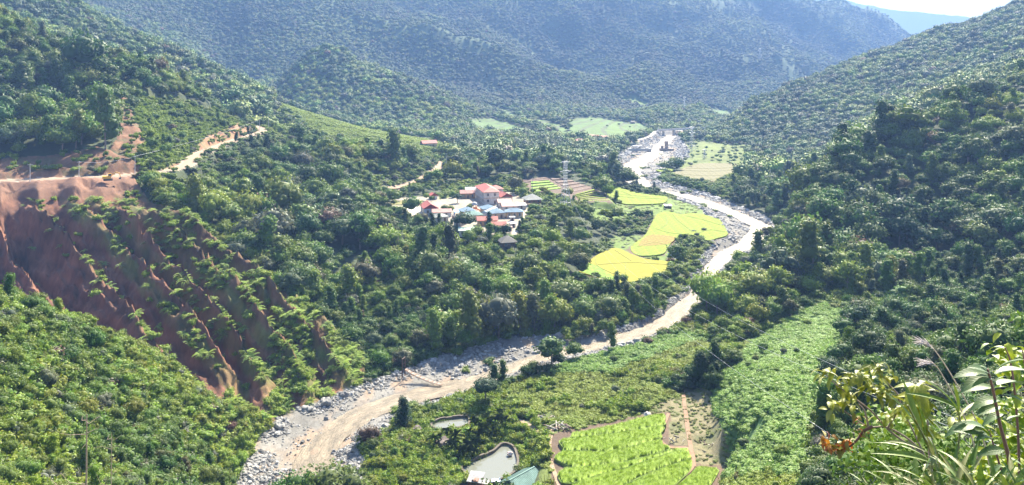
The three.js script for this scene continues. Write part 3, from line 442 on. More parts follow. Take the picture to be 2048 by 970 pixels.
// ---------------------------------------------------------------- buildings
const TILE = noiseMap(61, 0.42, 1.0, 256, [4, 14, 70]);
const paint = (r, g, b, rough = 0.7) => std(r * 0.85, g * 0.85, b * 0.85, rough, { map: TILE });
const COL = { red: paint(0.45, 0.095, 0.075), faded: paint(0.55, 0.24, 0.20), coral: paint(0.60, 0.12, 0.09), pink: paint(0.62, 0.36, 0.30), blue: paint(0.20, 0.31, 0.41, 0.9), teal: paint(0.20, 0.34, 0.29, 0.85), grey: paint(0.27, 0.29, 0.27), dark: paint(0.13, 0.12, 0.11), white: paint(0.66, 0.66, 0.66, 0.85), cream: paint(0.72, 0.58, 0.40), buff: paint(0.66, 0.60, 0.50), orange: paint(0.62, 0.37, 0.17), pale: paint(0.78, 0.75, 0.70), sky: paint(0.50, 0.58, 0.68), wood: paint(0.17, 0.10, 0.065), trim: paint(0.60, 0.36, 0.14), cyan: std(0.04, 0.48, 0.72, 0.5), rust: paint(0.30, 0.13, 0.08), pinkgrey: paint(0.42, 0.40, 0.41), greenroof: paint(0.36, 0.50, 0.40) };
const GLASS = std(0.06, 0.08, 0.10, 0.15), FRAME = std(0.30, 0.24, 0.20, 0.6);
function uvGeo(pos, idx) { const g = new THREE.BufferGeometry(); g.setAttribute('position', new THREE.Float32BufferAttribute(pos.flat(), 3)); g.setIndex(idx); const q = g.toNonIndexed(), p = q.attributes.position, uv = new Float32Array(p.count * 2); for (let i = 0; i < p.count; i++) { uv[2 * i] = (p.getX(i) + p.getY(i) * 0.3) / 5; uv[2 * i + 1] = (p.getZ(i) + p.getY(i) * 0.7) / 5; } q.setAttribute('uv', new THREE.BufferAttribute(uv, 2)); q.computeVertexNormals(); return q; }
function roofGeo(type, w, l, y, rise, o = 0.5) {
  const W = w / 2 + o, Z = l / 2 + o, t = 0.16;
  if (type === 'flat') return box(2 * W, t + 0.05, 2 * Z, 0, y + 0.12, 0);
  if (type === 'shed') return uvGeo([[-W, y, Z], [W, y, Z], [W, y + rise, -Z], [-W, y + rise, -Z], [-W, y + t, Z], [W, y + t, Z], [W, y + rise + t, -Z], [-W, y + rise + t, -Z]], [4, 5, 6, 4, 6, 7, 0, 2, 1, 0, 3, 2, 0, 1, 5, 0, 5, 4, 1, 2, 6, 1, 6, 5, 2, 3, 7, 2, 7, 6, 3, 0, 4, 3, 4, 7]);
  if (type === 'barrel') { const g = new THREE.CylinderGeometry(W, W, 2 * Z, 14, 1, false, -Math.PI / 2, Math.PI); g.rotateX(-Math.PI / 2); g.scale(1, rise / W, 1); g.translate(0, y, 0); return g; }
  const r = type === 'hip' ? Math.max(0.05, Z - W) : Z, a = 0.0, e = y - 0.02;                // ridge along z
  return uvGeo([[-W, e, Z], [W, e, Z], [W, e, -Z], [-W, e, -Z], [0, y + rise, r], [0, y + rise, -r], [-W, e + t, Z], [W, e + t, Z], [W, e + t, -Z], [-W, e + t, -Z], [0, y + rise + t, r], [0, y + rise + t, -r]],
    [6, 7, 10, 8, 9, 11, 7, 8, 11, 7, 11, 10, 9, 6, 10, 9, 10, 11, 0, 4, 1, 2, 5, 3, 1, 4, 5, 1, 5, 2, 3, 5, 4, 3, 4, 0, 0, 1, 7, 0, 7, 6, 1, 2, 8, 1, 8, 7, 2, 3, 9, 2, 9, 8, 3, 0, 6, 3, 6, 9]);
}
function house(name, label, cat, o) {
  const { px, py, w, l, hw = 3, turn = 0, roof = 'gable', rise = 1.6, rc = COL.red, wc = COL.pale, over = 0.5, front = 2, side = 2, storeys = 1, h = null, lift = 0, door = true, cross = false, group } = o;
  const T = turn * Math.PI / 180, f = h === null ? onGround(px, py, 120) : atH(px, py, h), c = V(f.x - Math.sin(T) * l / 2, 0, f.z - Math.cos(T) * l / 2);
  c.y = h ?? Math.min(groundAt(c.x, c.z), f.y); const g = thing(name, label, cat, c, T, group); const top = lift + hw;
  KEEP_OUT.push([c.x, c.z, Math.max(w, l) / 2 + 2.6], [c.x + Math.sin(T) * l * 0.62, c.z + Math.cos(T) * l * 0.62, w / 2 + 2.2]);
  const wall = [box(w, hw + (lift ? 0 : 0.6), l, 0, lift + hw / 2 - (lift ? 0 : 0.3), 0)];
  if (roof === 'gable') { const W = cross ? l : w, L = cross ? w : l, s = new THREE.Shape([new THREE.Vector2(-W / 2, 0), new THREE.Vector2(W / 2, 0), new THREE.Vector2(0, rise * W / (W + 2 * over))]); const e = new THREE.ExtrudeGeometry(s, { depth: L - 0.02, bevelEnabled: false }); e.translate(0, top - 0.01, -L / 2 + 0.01); if (cross) e.rotateY(Math.PI / 2); wall.push(e); }
  part('wall', join(wall), wc, g);
  if (cross) { const rg = roofGeo(roof, l, w, top, rise, over); rg.rotateY(Math.PI / 2); part('roof', rg, rc, g); } else { const rf = part('roof', roofGeo(roof, w, l, top, rise, over), rc, g); if (roof === 'hip' || roof === 'gable') part('ridge_cap', box(0.3, 0.18, (roof === 'hip' ? Math.max(0.3, l - w) : l + 2 * over), 0, top + rise + 0.14, 0), rc, rf); }
  for (let q = 1; q < storeys; q++) part('floor_band', box(w + 0.16, 0.28, l + 0.16, 0, lift + hw * q / storeys, 0), COL.trim, g);
  if (lift) for (const x of [-0.42, 0, 0.42]) for (const z of [-0.42, 0, 0.42]) part('stilt', box(0.22, lift + 0.6, 0.22, x * w, lift / 2 - 0.3, z * l), COL.wood, g);
  const sh = hw / storeys, wh = Math.min(1.5, sh * 0.5);
  for (let q = 0; q < storeys; q++) {
    const y = lift + sh * (q + 0.55), put = (x, z, ry) => { const fr = part('window', box(1.25, wh + 0.2, 0.12), FRAME, g); fr.position.set(x, y, z); fr.rotation.y = ry; const pn = part('pane', box(1.0, wh, 0.08, 0, 0, 0.05), GLASS, fr); };
    for (let k = 0; k < front; k++) { const x = ((k + 0.5) / front - 0.5) * w * 0.92; if (q === 0 && door && k === Math.floor(front / 2)) { const d = part('door', box(1.1, 2.1, 0.12, x, lift + 1.05, l / 2 + 0.03), COL.wood, g); part('handle', box(0.06, 0.2, 0.08, x + 0.4, lift + 1.0, l / 2 + 0.11), FRAME, d); } else put(x, l / 2 + 0.03, 0); }
    for (let k = 0; k < side; k++) { const z = ((k + 0.5) / side - 0.5) * l * 0.92; put(w / 2 + 0.03, z, Math.PI / 2); put(-w / 2 - 0.03, z, -Math.PI / 2); }
  }
  return g;
}
{
  const VH = { h: 14 };
  const s = house('school_building', 'tall white two-storey school block with a red hipped roof', 'school', { px: 983, py: 408, w: 9.5, l: 25, hw: 7.4, turn: 14, roof: 'hip', rise: 2.4, rc: COL.red, wc: COL.pale, front: 2, side: 7, storeys: 2, over: 0.8, ...VH });
  for (let k = 0; k < 8; k++) part('gallery_post', box(0.3, 7.2, 0.3, -5.9, 3.6, -11.6 + k * 3.3), COL.pale, s); part('gallery_floor', box(1.4, 0.25, 24.4, -5.4, 3.7, 0), COL.pale, s);
  house('red_roof_house', 'small red hip-roofed house behind the school block on its right', 'house', { px: 994, py: 388, w: 8.5, l: 9, hw: 3.1, turn: 14, roof: 'hip', rise: 2.2, ...VH });
  house('red_roof_house', 'red gabled house with a dark gable just right of the school block', 'house', { px: 1014, py: 404, w: 7.5, l: 10, hw: 3.2, turn: 24, roof: 'gable', rise: 2.2, wc: COL.buff, ...VH });
  house('white_shed', 'long white flat-roofed shed behind the school block on its left', 'shed', { px: 948, py: 389, w: 10, l: 7, hw: 3, turn: 8, roof: 'shed', rise: 0.7, rc: COL.white, front: 3, ...VH });
  house('orange_house', 'orange-walled classroom with a faded red roof left of the school block', 'house', { px: 936, py: 397, w: 9.5, l: 6, hw: 3.2, turn: 6, roof: 'gable', rise: 1.8, rc: COL.faded, wc: COL.orange, cross: true, front: 3, ...VH });
  house('red_roof_house', 'long dark red gabled house with pale blue front at the left end of the village', 'house', { px: 862, py: 431, w: 8, l: 13, hw: 4, turn: 16, roof: 'gable', rise: 2.4, wc: COL.sky, ...VH });
  house('rusty_roof_shed', 'low shed under a patchy pink and red tin roof beside the blue-fronted house', 'shed', { px: 884, py: 434, w: 10.5, l: 6.5, hw: 2.6, turn: 8, roof: 'gable', rise: 1.4, rc: COL.faded, cross: true, ...VH });
  house('grey_roof_house', 'grey-green tin-roofed house in front of the patchy pink shed', 'house', { px: 884, py: 444, w: 7.5, l: 7, hw: 2.7, turn: 28, roof: 'hip', rise: 1.6, rc: COL.grey, wc: COL.buff, ...VH });
  house('small_house', 'tiny white house with an orange gable behind the left red roof', 'house', { px: 868, py: 399, w: 4.5, l: 4, hw: 2.4, turn: 25, roof: 'gable', rise: 1.5, rc: COL.coral, front: 1, side: 1, ...VH });
  house('pavilion', 'cream pavilion with a blue-grey pyramid roof, left rear of the group of four', 'pavilion', { px: 938, py: 433, w: 7.2, l: 7.2, hw: 2.9, turn: 20, roof: 'hip', rise: 2.0, rc: COL.blue, wc: COL.cream, over: 0.8, ...VH });
  house('pavilion', 'cream pavilion with a greenish pyramid roof, left front of the group of four', 'pavilion', { px: 952, py: 441, w: 7.4, l: 7.4, hw: 2.9, turn: 20, roof: 'hip', rise: 2.0, rc: COL.teal, wc: COL.cream, over: 0.8, ...VH });
  house('pavilion', 'cream pavilion with a blue-grey pyramid roof, right rear of the group of four', 'pavilion', { px: 980, py: 428, w: 7.2, l: 7.2, hw: 2.9, turn: 20, roof: 'hip', rise: 2.0, rc: COL.blue, wc: COL.cream, over: 0.8, ...VH });
  house('pavilion', 'cream pavilion with a blue-grey pyramid roof, right front of the group of four', 'pavilion', { px: 997, py: 437, w: 7.6, l: 7.6, hw: 3.0, turn: 20, roof: 'hip', rise: 2.0, rc: COL.blue, wc: COL.cream, over: 0.8, ...VH });
  house('vaulted_walkway', 'pale blue vaulted walkway roof between the four pavilions', 'walkway', { px: 969, py: 437, w: 3, l: 15, hw: 2.9, turn: -22, roof: 'barrel', rise: 1.3, rc: paint(0.45, 0.55, 0.68, 0.8), wc: COL.pale, front: 0, side: 0, door: false, over: 0.2, ...VH });
  house('coral_roof_house', 'orange-walled house with a bright coral roof at the front of the village', 'house', { px: 975, py: 452, w: 10.5, l: 5.5, hw: 2.9, turn: 6, roof: 'gable', rise: 1.7, rc: COL.coral, wc: COL.orange, cross: true, front: 4, side: 1, ...VH });
  house('coral_roof_house', 'white-fronted house with a long coral roof, frontmost in the village', 'house', { px: 996, py: 463, w: 8.2, l: 5.5, hw: 2.8, turn: 5, roof: 'gable', rise: 1.7, rc: COL.coral, wc: COL.pale, cross: true, front: 3, side: 1, ...VH });
  house('pink_roof_house', 'white house with a pale pink roof, upper of two right of the school block', 'house', { px: 1010, py: 415, w: 8, l: 6.5, hw: 3, turn: 12, roof: 'gable', rise: 1.7, rc: COL.pink, cross: true, front: 2, ...VH });
  house('pink_roof_house', 'white house with a pale pink roof, lower of two above the long blue roof', 'house', { px: 1020, py: 423, w: 9, l: 6.5, hw: 3, turn: 10, roof: 'gable', rise: 1.7, rc: COL.pink, cross: true, front: 2, ...VH });
  const b = house('classroom_block', 'cream classroom block with a long blue-grey roof and three windows', 'school', { px: 1029, py: 436, w: 9.5, l: 6.5, hw: 3.3, turn: 6, roof: 'hip', rise: 1.5, rc: COL.blue, wc: COL.cream, cross: true, front: 3, side: 2, door: false, ...VH });
  for (let k = 0; k < 4; k++) part('wall_pillar', box(0.45, 3.2, 0.14, -4.5 + k * 3, 1.6, 3.31), COL.trim, b);
  house('white_shed', 'white tin-roofed shed behind the long blue roof', 'shed', { px: 1043, py: 419, w: 5.5, l: 4.5, hw: 2.4, turn: 8, roof: 'shed', rise: 0.6, rc: COL.white, front: 1, ...VH });
  house('white_shed', 'small white-roofed kiosk nearest the footpath', 'shed', { px: 1027, py: 455, w: 2.8, l: 2.6, hw: 2.0, turn: 30, roof: 'shed', rise: 0.4, rc: COL.white, front: 1, side: 0, ...VH });
  house('white_shed', 'small white-roofed kiosk under the cream classroom wall', 'shed', { px: 1025, py: 442, w: 2.2, l: 2, hw: 2.0, turn: 10, roof: 'flat', rc: COL.white, front: 1, side: 0, ...VH });
  house('white_shed', 'tiny pale shed beside the frontmost coral roof', 'shed', { px: 1020, py: 462, w: 1.9, l: 2, hw: 1.8, turn: 10, roof: 'flat', rc: COL.pink, front: 1, side: 0, ...VH });
  house('stilt_house', 'grey-roofed wooden stilt house right of the village', 'house', { px: 1068, py: 412, w: 9, l: 8, hw: 2.2, lift: 1.6, turn: 14, roof: 'hip', rise: 3.0, rc: COL.grey, wc: COL.rust, over: 1.1, front: 3 });
  house('stilt_house', 'dark-roofed wooden stilt house standing alone below the village', 'house', { px: 1018, py: 500, w: 6.6, l: 6.5, hw: 2.0, lift: 1.6, turn: 16, roof: 'hip', rise: 2.8, rc: COL.dark, wc: COL.wood, over: 0.9, front: 2 });
  house('green_roof_shed', 'long low shed with a flat pale green roof below the village', 'shed', { px: 936, py: 471, w: 9, l: 5, hw: 2.4, turn: 4, roof: 'shed', rise: 0.7, rc: COL.greenroof, front: 3, ...VH });
  house('barn', 'long grey tin-roofed barn behind the dark wall at the village front', 'barn', { px: 914, py: 452, w: 4, l: 13, hw: 2.3, turn: -24, roof: 'gable', rise: 1.2, rc: COL.grey, wc: COL.buff, front: 1, side: 4, ...VH });
  // tarpaulin, yard wall, play equipment
  const tp = atH(913, 432, 14), t = thing('tarpaulin_shelter', 'bright cyan tarpaulin shelter in the middle of the village', 'shelter', tp, 0.3);
  part('tarpaulin', roofGeo('shed', 2.6, 3.2, 2.3, 1.0, 0.1), COL.cyan, t); part('side_sheet', box(0.08, 2.2, 3.0, -1.35, 1.2, 0), std(0.03, 0.12, 0.38, 0.6), t); for (const [x, z] of [[-1.2, 1.4], [1.2, 1.4], [-1.2, -1.4], [1.2, -1.4]]) part('pole', box(0.1, 2.5, 0.1, x, 1.2, z), COL.pale, t);
  const a = atH(905, 436, 14), c = atH(927, 449, 14), w = thing('yard_wall', 'dark brick yard wall with pale pillars at the village front', 'wall', a, 0), dl = c.clone().sub(a), ry = -Math.atan2(dl.z, dl.x);
  part('wall_panel', box(dl.length(), 1.5, 0.25, dl.x / 2, 0.7, dl.z / 2, ry), COL.rust, w); for (let k = 0; k <= 9; k++) part('pillar', box(0.4, 2.2, 0.45, dl.x * k / 9, 1.0, dl.z * k / 9, ry), COL.pale, w);
  const pp = atH(949, 423, 14), g = thing('play_tower', 'orange and red playground tower with white dome in front of the school', 'playground', pp, 0.4), OR = std(0.75, 0.24, 0.06, 0.5), RD = std(0.6, 0.06, 0.05, 0.5);
  for (const [x, z] of [[-1.1, 1.1], [1.1, 1.1], [-1.1, -1.1], [1.1, -1.1]]) part('post', box(0.22, 4.2, 0.22, x, 2.1, z), OR, g);
  part('platform', box(2.4, 0.2, 2.4, 0, 1.7, 0), RD, g); part('side_panel', box(2.2, 1.0, 0.12, 0, 2.3, 1.1), OR, g); part('side_panel', box(0.12, 1.0, 2.2, 1.1, 2.3, 0), OR, g);
  const dome = new THREE.SphereGeometry(1.7, 14, 8, 0, 6.2832, 0, 1.6); dome.translate(0, 4.0, 0); part('dome_roof', dome, COL.white, g);
  part('slide', bar(V(1.2, 1.8, 0.3), V(4.0, 0.2, 1.4), 0.5, 8), OR, g); part('slide', bar(V(-1.2, 1.8, 0.3), V(-3.4, 0.2, 1.6), 0.5, 8), RD, g); for (let k = 0; k < 4; k++) part('climbing_arch', new THREE.TorusGeometry(1.3, 0.12, 5, 12, Math.PI).translate(5.2 + k * 0.9, 0, -1), k % 2 ? OR : RD, g);
  // outlying houses
  house('red_roof_house', 'cream house with a red roof on the wooded spur above the descending road', 'house', { px: 860, py: 294, w: 13, l: 8, hw: 3.2, turn: 22, roof: 'gable', rise: 2.4, rc: COL.coral, wc: COL.cream, cross: true, lift: 0.01 });
  house('blue_roof_house', 'pale blue-roofed house in the trees right of the spur house', 'house', { px: 911, py: 301, w: 9, l: 7, hw: 2.8, turn: 15, roof: 'gable', rise: 2.2, rc: paint(0.45, 0.58, 0.66, 0.8), wc: COL.sky, cross: true });
  house('field_hut', 'small stilt hut with pale blue roof above the brown terraces', 'hut', { px: 1017, py: 343, w: 5.5, l: 4.5, hw: 1.8, lift: 1.8, turn: 12, roof: 'gable', rise: 1.5, rc: COL.sky, wc: COL.rust, cross: true, front: 1, side: 1 });
  house('white_block', 'long white low building among the trees beyond the village', 'building', { px: 1025, py: 306, w: 27, l: 6, hw: 2.8, turn: 6, roof: 'flat', rc: COL.pale, wc: COL.pale, front: 8, side: 1 });
  house('grey_roof_house', 'pale grey-roofed house above the long white building', 'house', { px: 1033, py: 299, w: 9, l: 7, hw: 2.8, turn: -10, roof: 'gable', rise: 1.8, rc: paint(0.5, 0.55, 0.58), cross: true });
  house('grey_roof_house', 'blue-grey house beside the far terraces, left of two', 'house', { px: 1051, py: 283, w: 9, l: 7, hw: 3.5, turn: 12, roof: 'gable', rise: 2, rc: COL.blue, wc: COL.sky, cross: true });
  house('grey_roof_house', 'white-walled house beside the far terraces, right of two', 'house', { px: 1075, py: 287, w: 11, l: 7, hw: 3, turn: -8, roof: 'gable', rise: 2, rc: paint(0.5, 0.48, 0.45), cross: true });
  house('red_roof_house', 'dark red-roofed farmhouse below the levelled reddish site', 'house', { px: 1162, py: 287, w: 13, l: 8, hw: 3, turn: 10, roof: 'hip', rise: 2.6, rc: COL.red, wc: COL.rust, cross: true, over: 0.9 });
  house('white_shed', 'white-roofed shed in the trees left of the far river', 'shed', { px: 1215, py: 283, w: 9, l: 6, hw: 2.5, turn: 15, roof: 'shed', rise: 0.9, rc: COL.white });
  house('field_shelter', 'tiny grey-roofed shelter on the far green terraces', 'hut', { px: 1266, py: 247, w: 6, l: 5, hw: 2.2, turn: 0, roof: 'gable', rise: 1.8, rc: COL.dark, wc: COL.wood, cross: true, front: 1, side: 1 });
  house('field_hut', 'grey tin field hut between the two upper lime rice fields', 'hut', { px: 1337, py: 417, w: 4.2, l: 3.2, hw: 1.6, turn: 5, roof: 'shed', rise: 0.6, rc: paint(0.45, 0.48, 0.5), wc: COL.wood, front: 1, side: 0 });
  house('field_hut', 'white-roofed field hut at the right end of the golden rice field', 'hut', { px: 1346, py: 516, w: 3.2, l: 2.2, hw: 1.3, turn: 8, roof: 'shed', rise: 0.4, rc: COL.white, wc: COL.wood, front: 1, side: 0 });
  house('field_hut', 'dark thatched field hut just below the white-roofed one', 'hut', { px: 1356, py: 524, w: 3.6, l: 2.6, hw: 1.4, turn: 12, roof: 'gable', rise: 1.2, rc: paint(0.30, 0.31, 0.32), wc: COL.wood, cross: true, front: 1, side: 0 });
  house('hill_shelter', 'tiny pale shelter on the summit of the wooded knoll', 'hut', { px: 660, py: 92, w: 7, l: 5, hw: 2.4, turn: 10, roof: 'gable', rise: 1.6, rc: COL.white, wc: COL.dark, cross: true, front: 1, side: 0 });
  // by the near pond
  const gh = house('green_roof_hut', 'hut with a ribbed sea-green tin roof beside the larger pond', 'hut', { px: 1022, py: 992, w: 5.4, l: 7.2, hw: 2.0, turn: -44, roof: 'gable', rise: 1.5, rc: COL.teal, wc: COL.wood, h: 5.2, over: 0.5, front: 1, side: 2, door: false });
  const ribs = []; for (let k = 0; k < 20; k++) for (const s of [-1, 1]) { const z = -3.9 + k * 0.41; ribs.push(bar(V(0, 2.0 + 1.5 + 0.18, z), V(s * 3.2, 2.17, z), 0.035, 4)); } part('roof_rib', join(ribs), COL.teal, gh);
  const rs = house('rusty_shed', 'small shed with white and rust-red tin sheets left of the green-roofed hut', 'shed', { px: 948, py: 978, w: 2.9, l: 3.0, hw: 1.5, turn: -14, roof: 'shed', rise: 0.7, rc: COL.pinkgrey, wc: COL.rust, h: 4.6, over: 0.25, front: 1, side: 0 }); part('rusty_sheet', box(1.1, 0.1, 1.5, 0.4, 1.95, 1.1), COL.rust, rs); part('lean_to_roof', box(1.8, 0.1, 1.8, 2.3, 1.3, 0.3), COL.pinkgrey, rs);
}
// ---------------------------------------------------------------- boulders
const STONE = [std(0.27, 0.26, 0.24, 0.85, { map: GREY, bumpMap: GREY, bumpScale: 0.06 }), std(0.38, 0.365, 0.34, 0.85, { map: GREY }), std(0.22, 0.21, 0.20, 0.85, { map: GREY })];
const DARKSTONE = std(0.14, 0.11, 0.095, 0.9, { map: GREY, bumpMap: GREY, bumpScale: 0.1 });
const rockGeo = (seed, det) => { const g = new THREE.IcosahedronGeometry(0.5, det), p = g.attributes.position, r = rnd(seed), k = V(0.75 + 0.5 * r(), 0.55 + 0.3 * r(), 0.75 + 0.4 * r()); for (let i = 0; i < p.count; i++) { const v = V(p.getX(i), p.getY(i), p.getZ(i)), n = v.clone().normalize(), q = 1 + 0.55 * nz(n.x * 1.3 + seed, n.y * 1.3, n.z * 1.3) + 0.2 * nz(n.x * 4, n.y * 4 + seed, n.z * 4); p.setXYZ(i, v.x * q * k.x, v.y * q * k.y, v.z * q * k.z); } g.computeVertexNormals(); return g; };
const ROCK = [1, 2, 3, 4, 5].map((s) => rockGeo(s * 13, 2)), PEBBLE = [6, 7, 8].map((s) => rockGeo(s * 13, 1));
{
  const r = rnd(404), all = [];
  for (let i = 0; i < 46000; i++) {
    const t = r(), k = Math.min(RIV.length - 2, Math.floor(Math.pow(t, 1.1) * (RIV.length - 1))), f = r(), w = lerp(RIV[k][2], RIV[k + 1][2], f) + 2, dx = RIV[k + 1][0] - RIV[k][0], dz = RIV[k + 1][1] - RIV[k][1], l = Math.hypot(dx, dz), s = (r() * 2 - 1) * w, x = lerp(RIV[k][0], RIV[k + 1][0], f) - dz / l * s, z = lerp(RIV[k][1], RIV[k + 1][1], f) + dx / l * s;
    if (zoneAt(x, z) !== BED) continue; const d = -z, [wd, wa] = segDist(WAT, x, z), wi = Math.min(WAT.length - 2, Math.floor(wa)), ww = lerp(WAT[wi][2], WAT[wi + 1][2], wa - wi);
    const px = CX + x * F / d, patch = fbm(x / 11 + 3, z / 11, 3), bank = sstep(0.4, 1, Math.abs(s) / w), heap = Math.max(bank, 0.0) + patch;
    if (wd < ww + 0.3 && r() < 0.93) continue; if (heap < 0.12 && r() < 0.85) continue; if (r() < 0.35) continue;
    let size = (0.25 + 0.55 * r() * r()) * (1 + 1.5 * Math.max(0, heap)) ; if (r() < 0.03 && d < 330) size *= 2.2; if (d > 360) size *= 1.5 + d / 900;
    all.push({ x, z, d, s: Math.min(size, 4.2), turn: r() * 6.28, tone: r() });
  }
  for (let i = 0; i < 420; i++) { const p = atH(lerp(895, 1085, r()), lerp(752, 694, r()) , 0.6), zz = zoneAt(p.x, p.z); if (zz !== BED || segDist(WAT, p.x, p.z)[0] < 4) continue; all.push({ x: p.x, z: p.z, d: -p.z, s: 0.5 + 1.5 * r() * r(), turn: r() * 6.3, tone: 0.3 + 0.6 * r() }); }
  all.sort((a, b) => b.s / b.d - a.s / a.d);
  const vis = (t) => { const [a, b] = pixel(t.x, 0.5, t.z); return a > 0 && a < 2048 && b < 970 && seen(t.x, 1.4, t.z); };
  const spot = (t) => { const [a] = pixel(t.x, 0.5, t.z); return a < 640 && t.d < 215 ? 'on the left bank where the river leaves the picture' : t.d < 222 ? 'on the near gravel bar below the pond thicket' : t.d < 262 ? 'in the river bed around the broken footbridge' : t.d < 330 ? 'on the stony bed between the footbridge and the wooded island' : t.d < 600 ? 'in the river bed beside the rice fields' : 'in the wide far river bed'; };
  const tones = ['pale grey', 'whitish', 'darker grey']; let n = 0; const rest = [];
  for (const t of all) { if (n < 280 && vis(t)) { n++; const k = t.tone < 0.5 ? 0 : t.tone < 0.8 ? 1 : 2, lab = `${tones[k]} boulder in the river bed, ${whereBy(t.x, 0.5, t.z)}`; const o = tag(part('boulder', ROCK[n % 5], STONE[k], scene), lab, 'boulder', 'boulders in the river bed'); o.position.set(t.x, groundAt(t.x, t.z) + t.s * 0.12, t.z); o.rotation.set(0.2 * Math.sin(t.turn * 9), t.turn, 0.2 * Math.cos(t.turn * 7)); o.scale.setScalar(t.s); } else rest.push(t); }
  const g = thing('river_stones', 'grey and pale stones strewn over the river bed', null, null); g.userData.kind = 'stuff'; const M = new THREE.Matrix4(), q = new THREE.Quaternion(), C = new THREE.Color();
  PEBBLE.forEach((geo, k) => { const mine = rest.filter((_, i) => i % 3 === k), im = new THREE.InstancedMesh(geo, std(1, 1, 1, 0.88, { map: GREY }), mine.length); im.name = 'stones'; im.userData.kind = 'stuff'; im.castShadow = im.receiveShadow = true; mine.forEach((t, i) => { q.setFromEuler(new THREE.Euler(0, t.turn, 0)); im.setMatrixAt(i, M.compose(V(t.x, groundAt(t.x, t.z) + t.s * 0.1, t.z), q, V(t.s, t.s, t.s))); const v = (0.13 + 0.24 * t.tone * t.tone) * (t.d > 420 ? 1.5 : 1.1); im.setColorAt(i, C.setRGB(v * 1.03, v, v * 0.94)); }); g.add(im); });  // distant stones toned paler, sun glints put into their colour
  const lone = (px, py, h, s, m, label) => { const p = h === null ? onGround(px, py, 100) : atH(px, py, h), o = tag(part('boulder', ROCK[Math.round(px) % 5], m, scene), label, 'boulder'); o.position.set(p.x, p.y + s * 0.2, p.z); o.scale.setScalar(s); o.rotation.y = px; KEEP_OUT.push([p.x, p.z, s * 0.7]); };
  lone(888, 893, null, 4.2, DARKSTONE, 'large dark brown boulder among the banana plants by the pond'); lone(832, 866, null, 3.0, DARKSTONE, 'dark brown boulder in the thicket nearest the lone dark tree'); lone(849, 920, null, 1.6, DARKSTONE, 'small dark boulder below the pond thicket'); lone(842, 890, null, 1.8, DARKSTONE, 'reddish dark boulder between the two larger ones');
  lone(1294, 833, null, 2.2, STONE[1], 'white flat boulder at the top edge of the rice paddies'); lone(1019, 910, 3.8, 1.5, std(0.6, 0.48, 0.42, 0.9), 'pinkish mud mound standing in the larger fish pond');
}
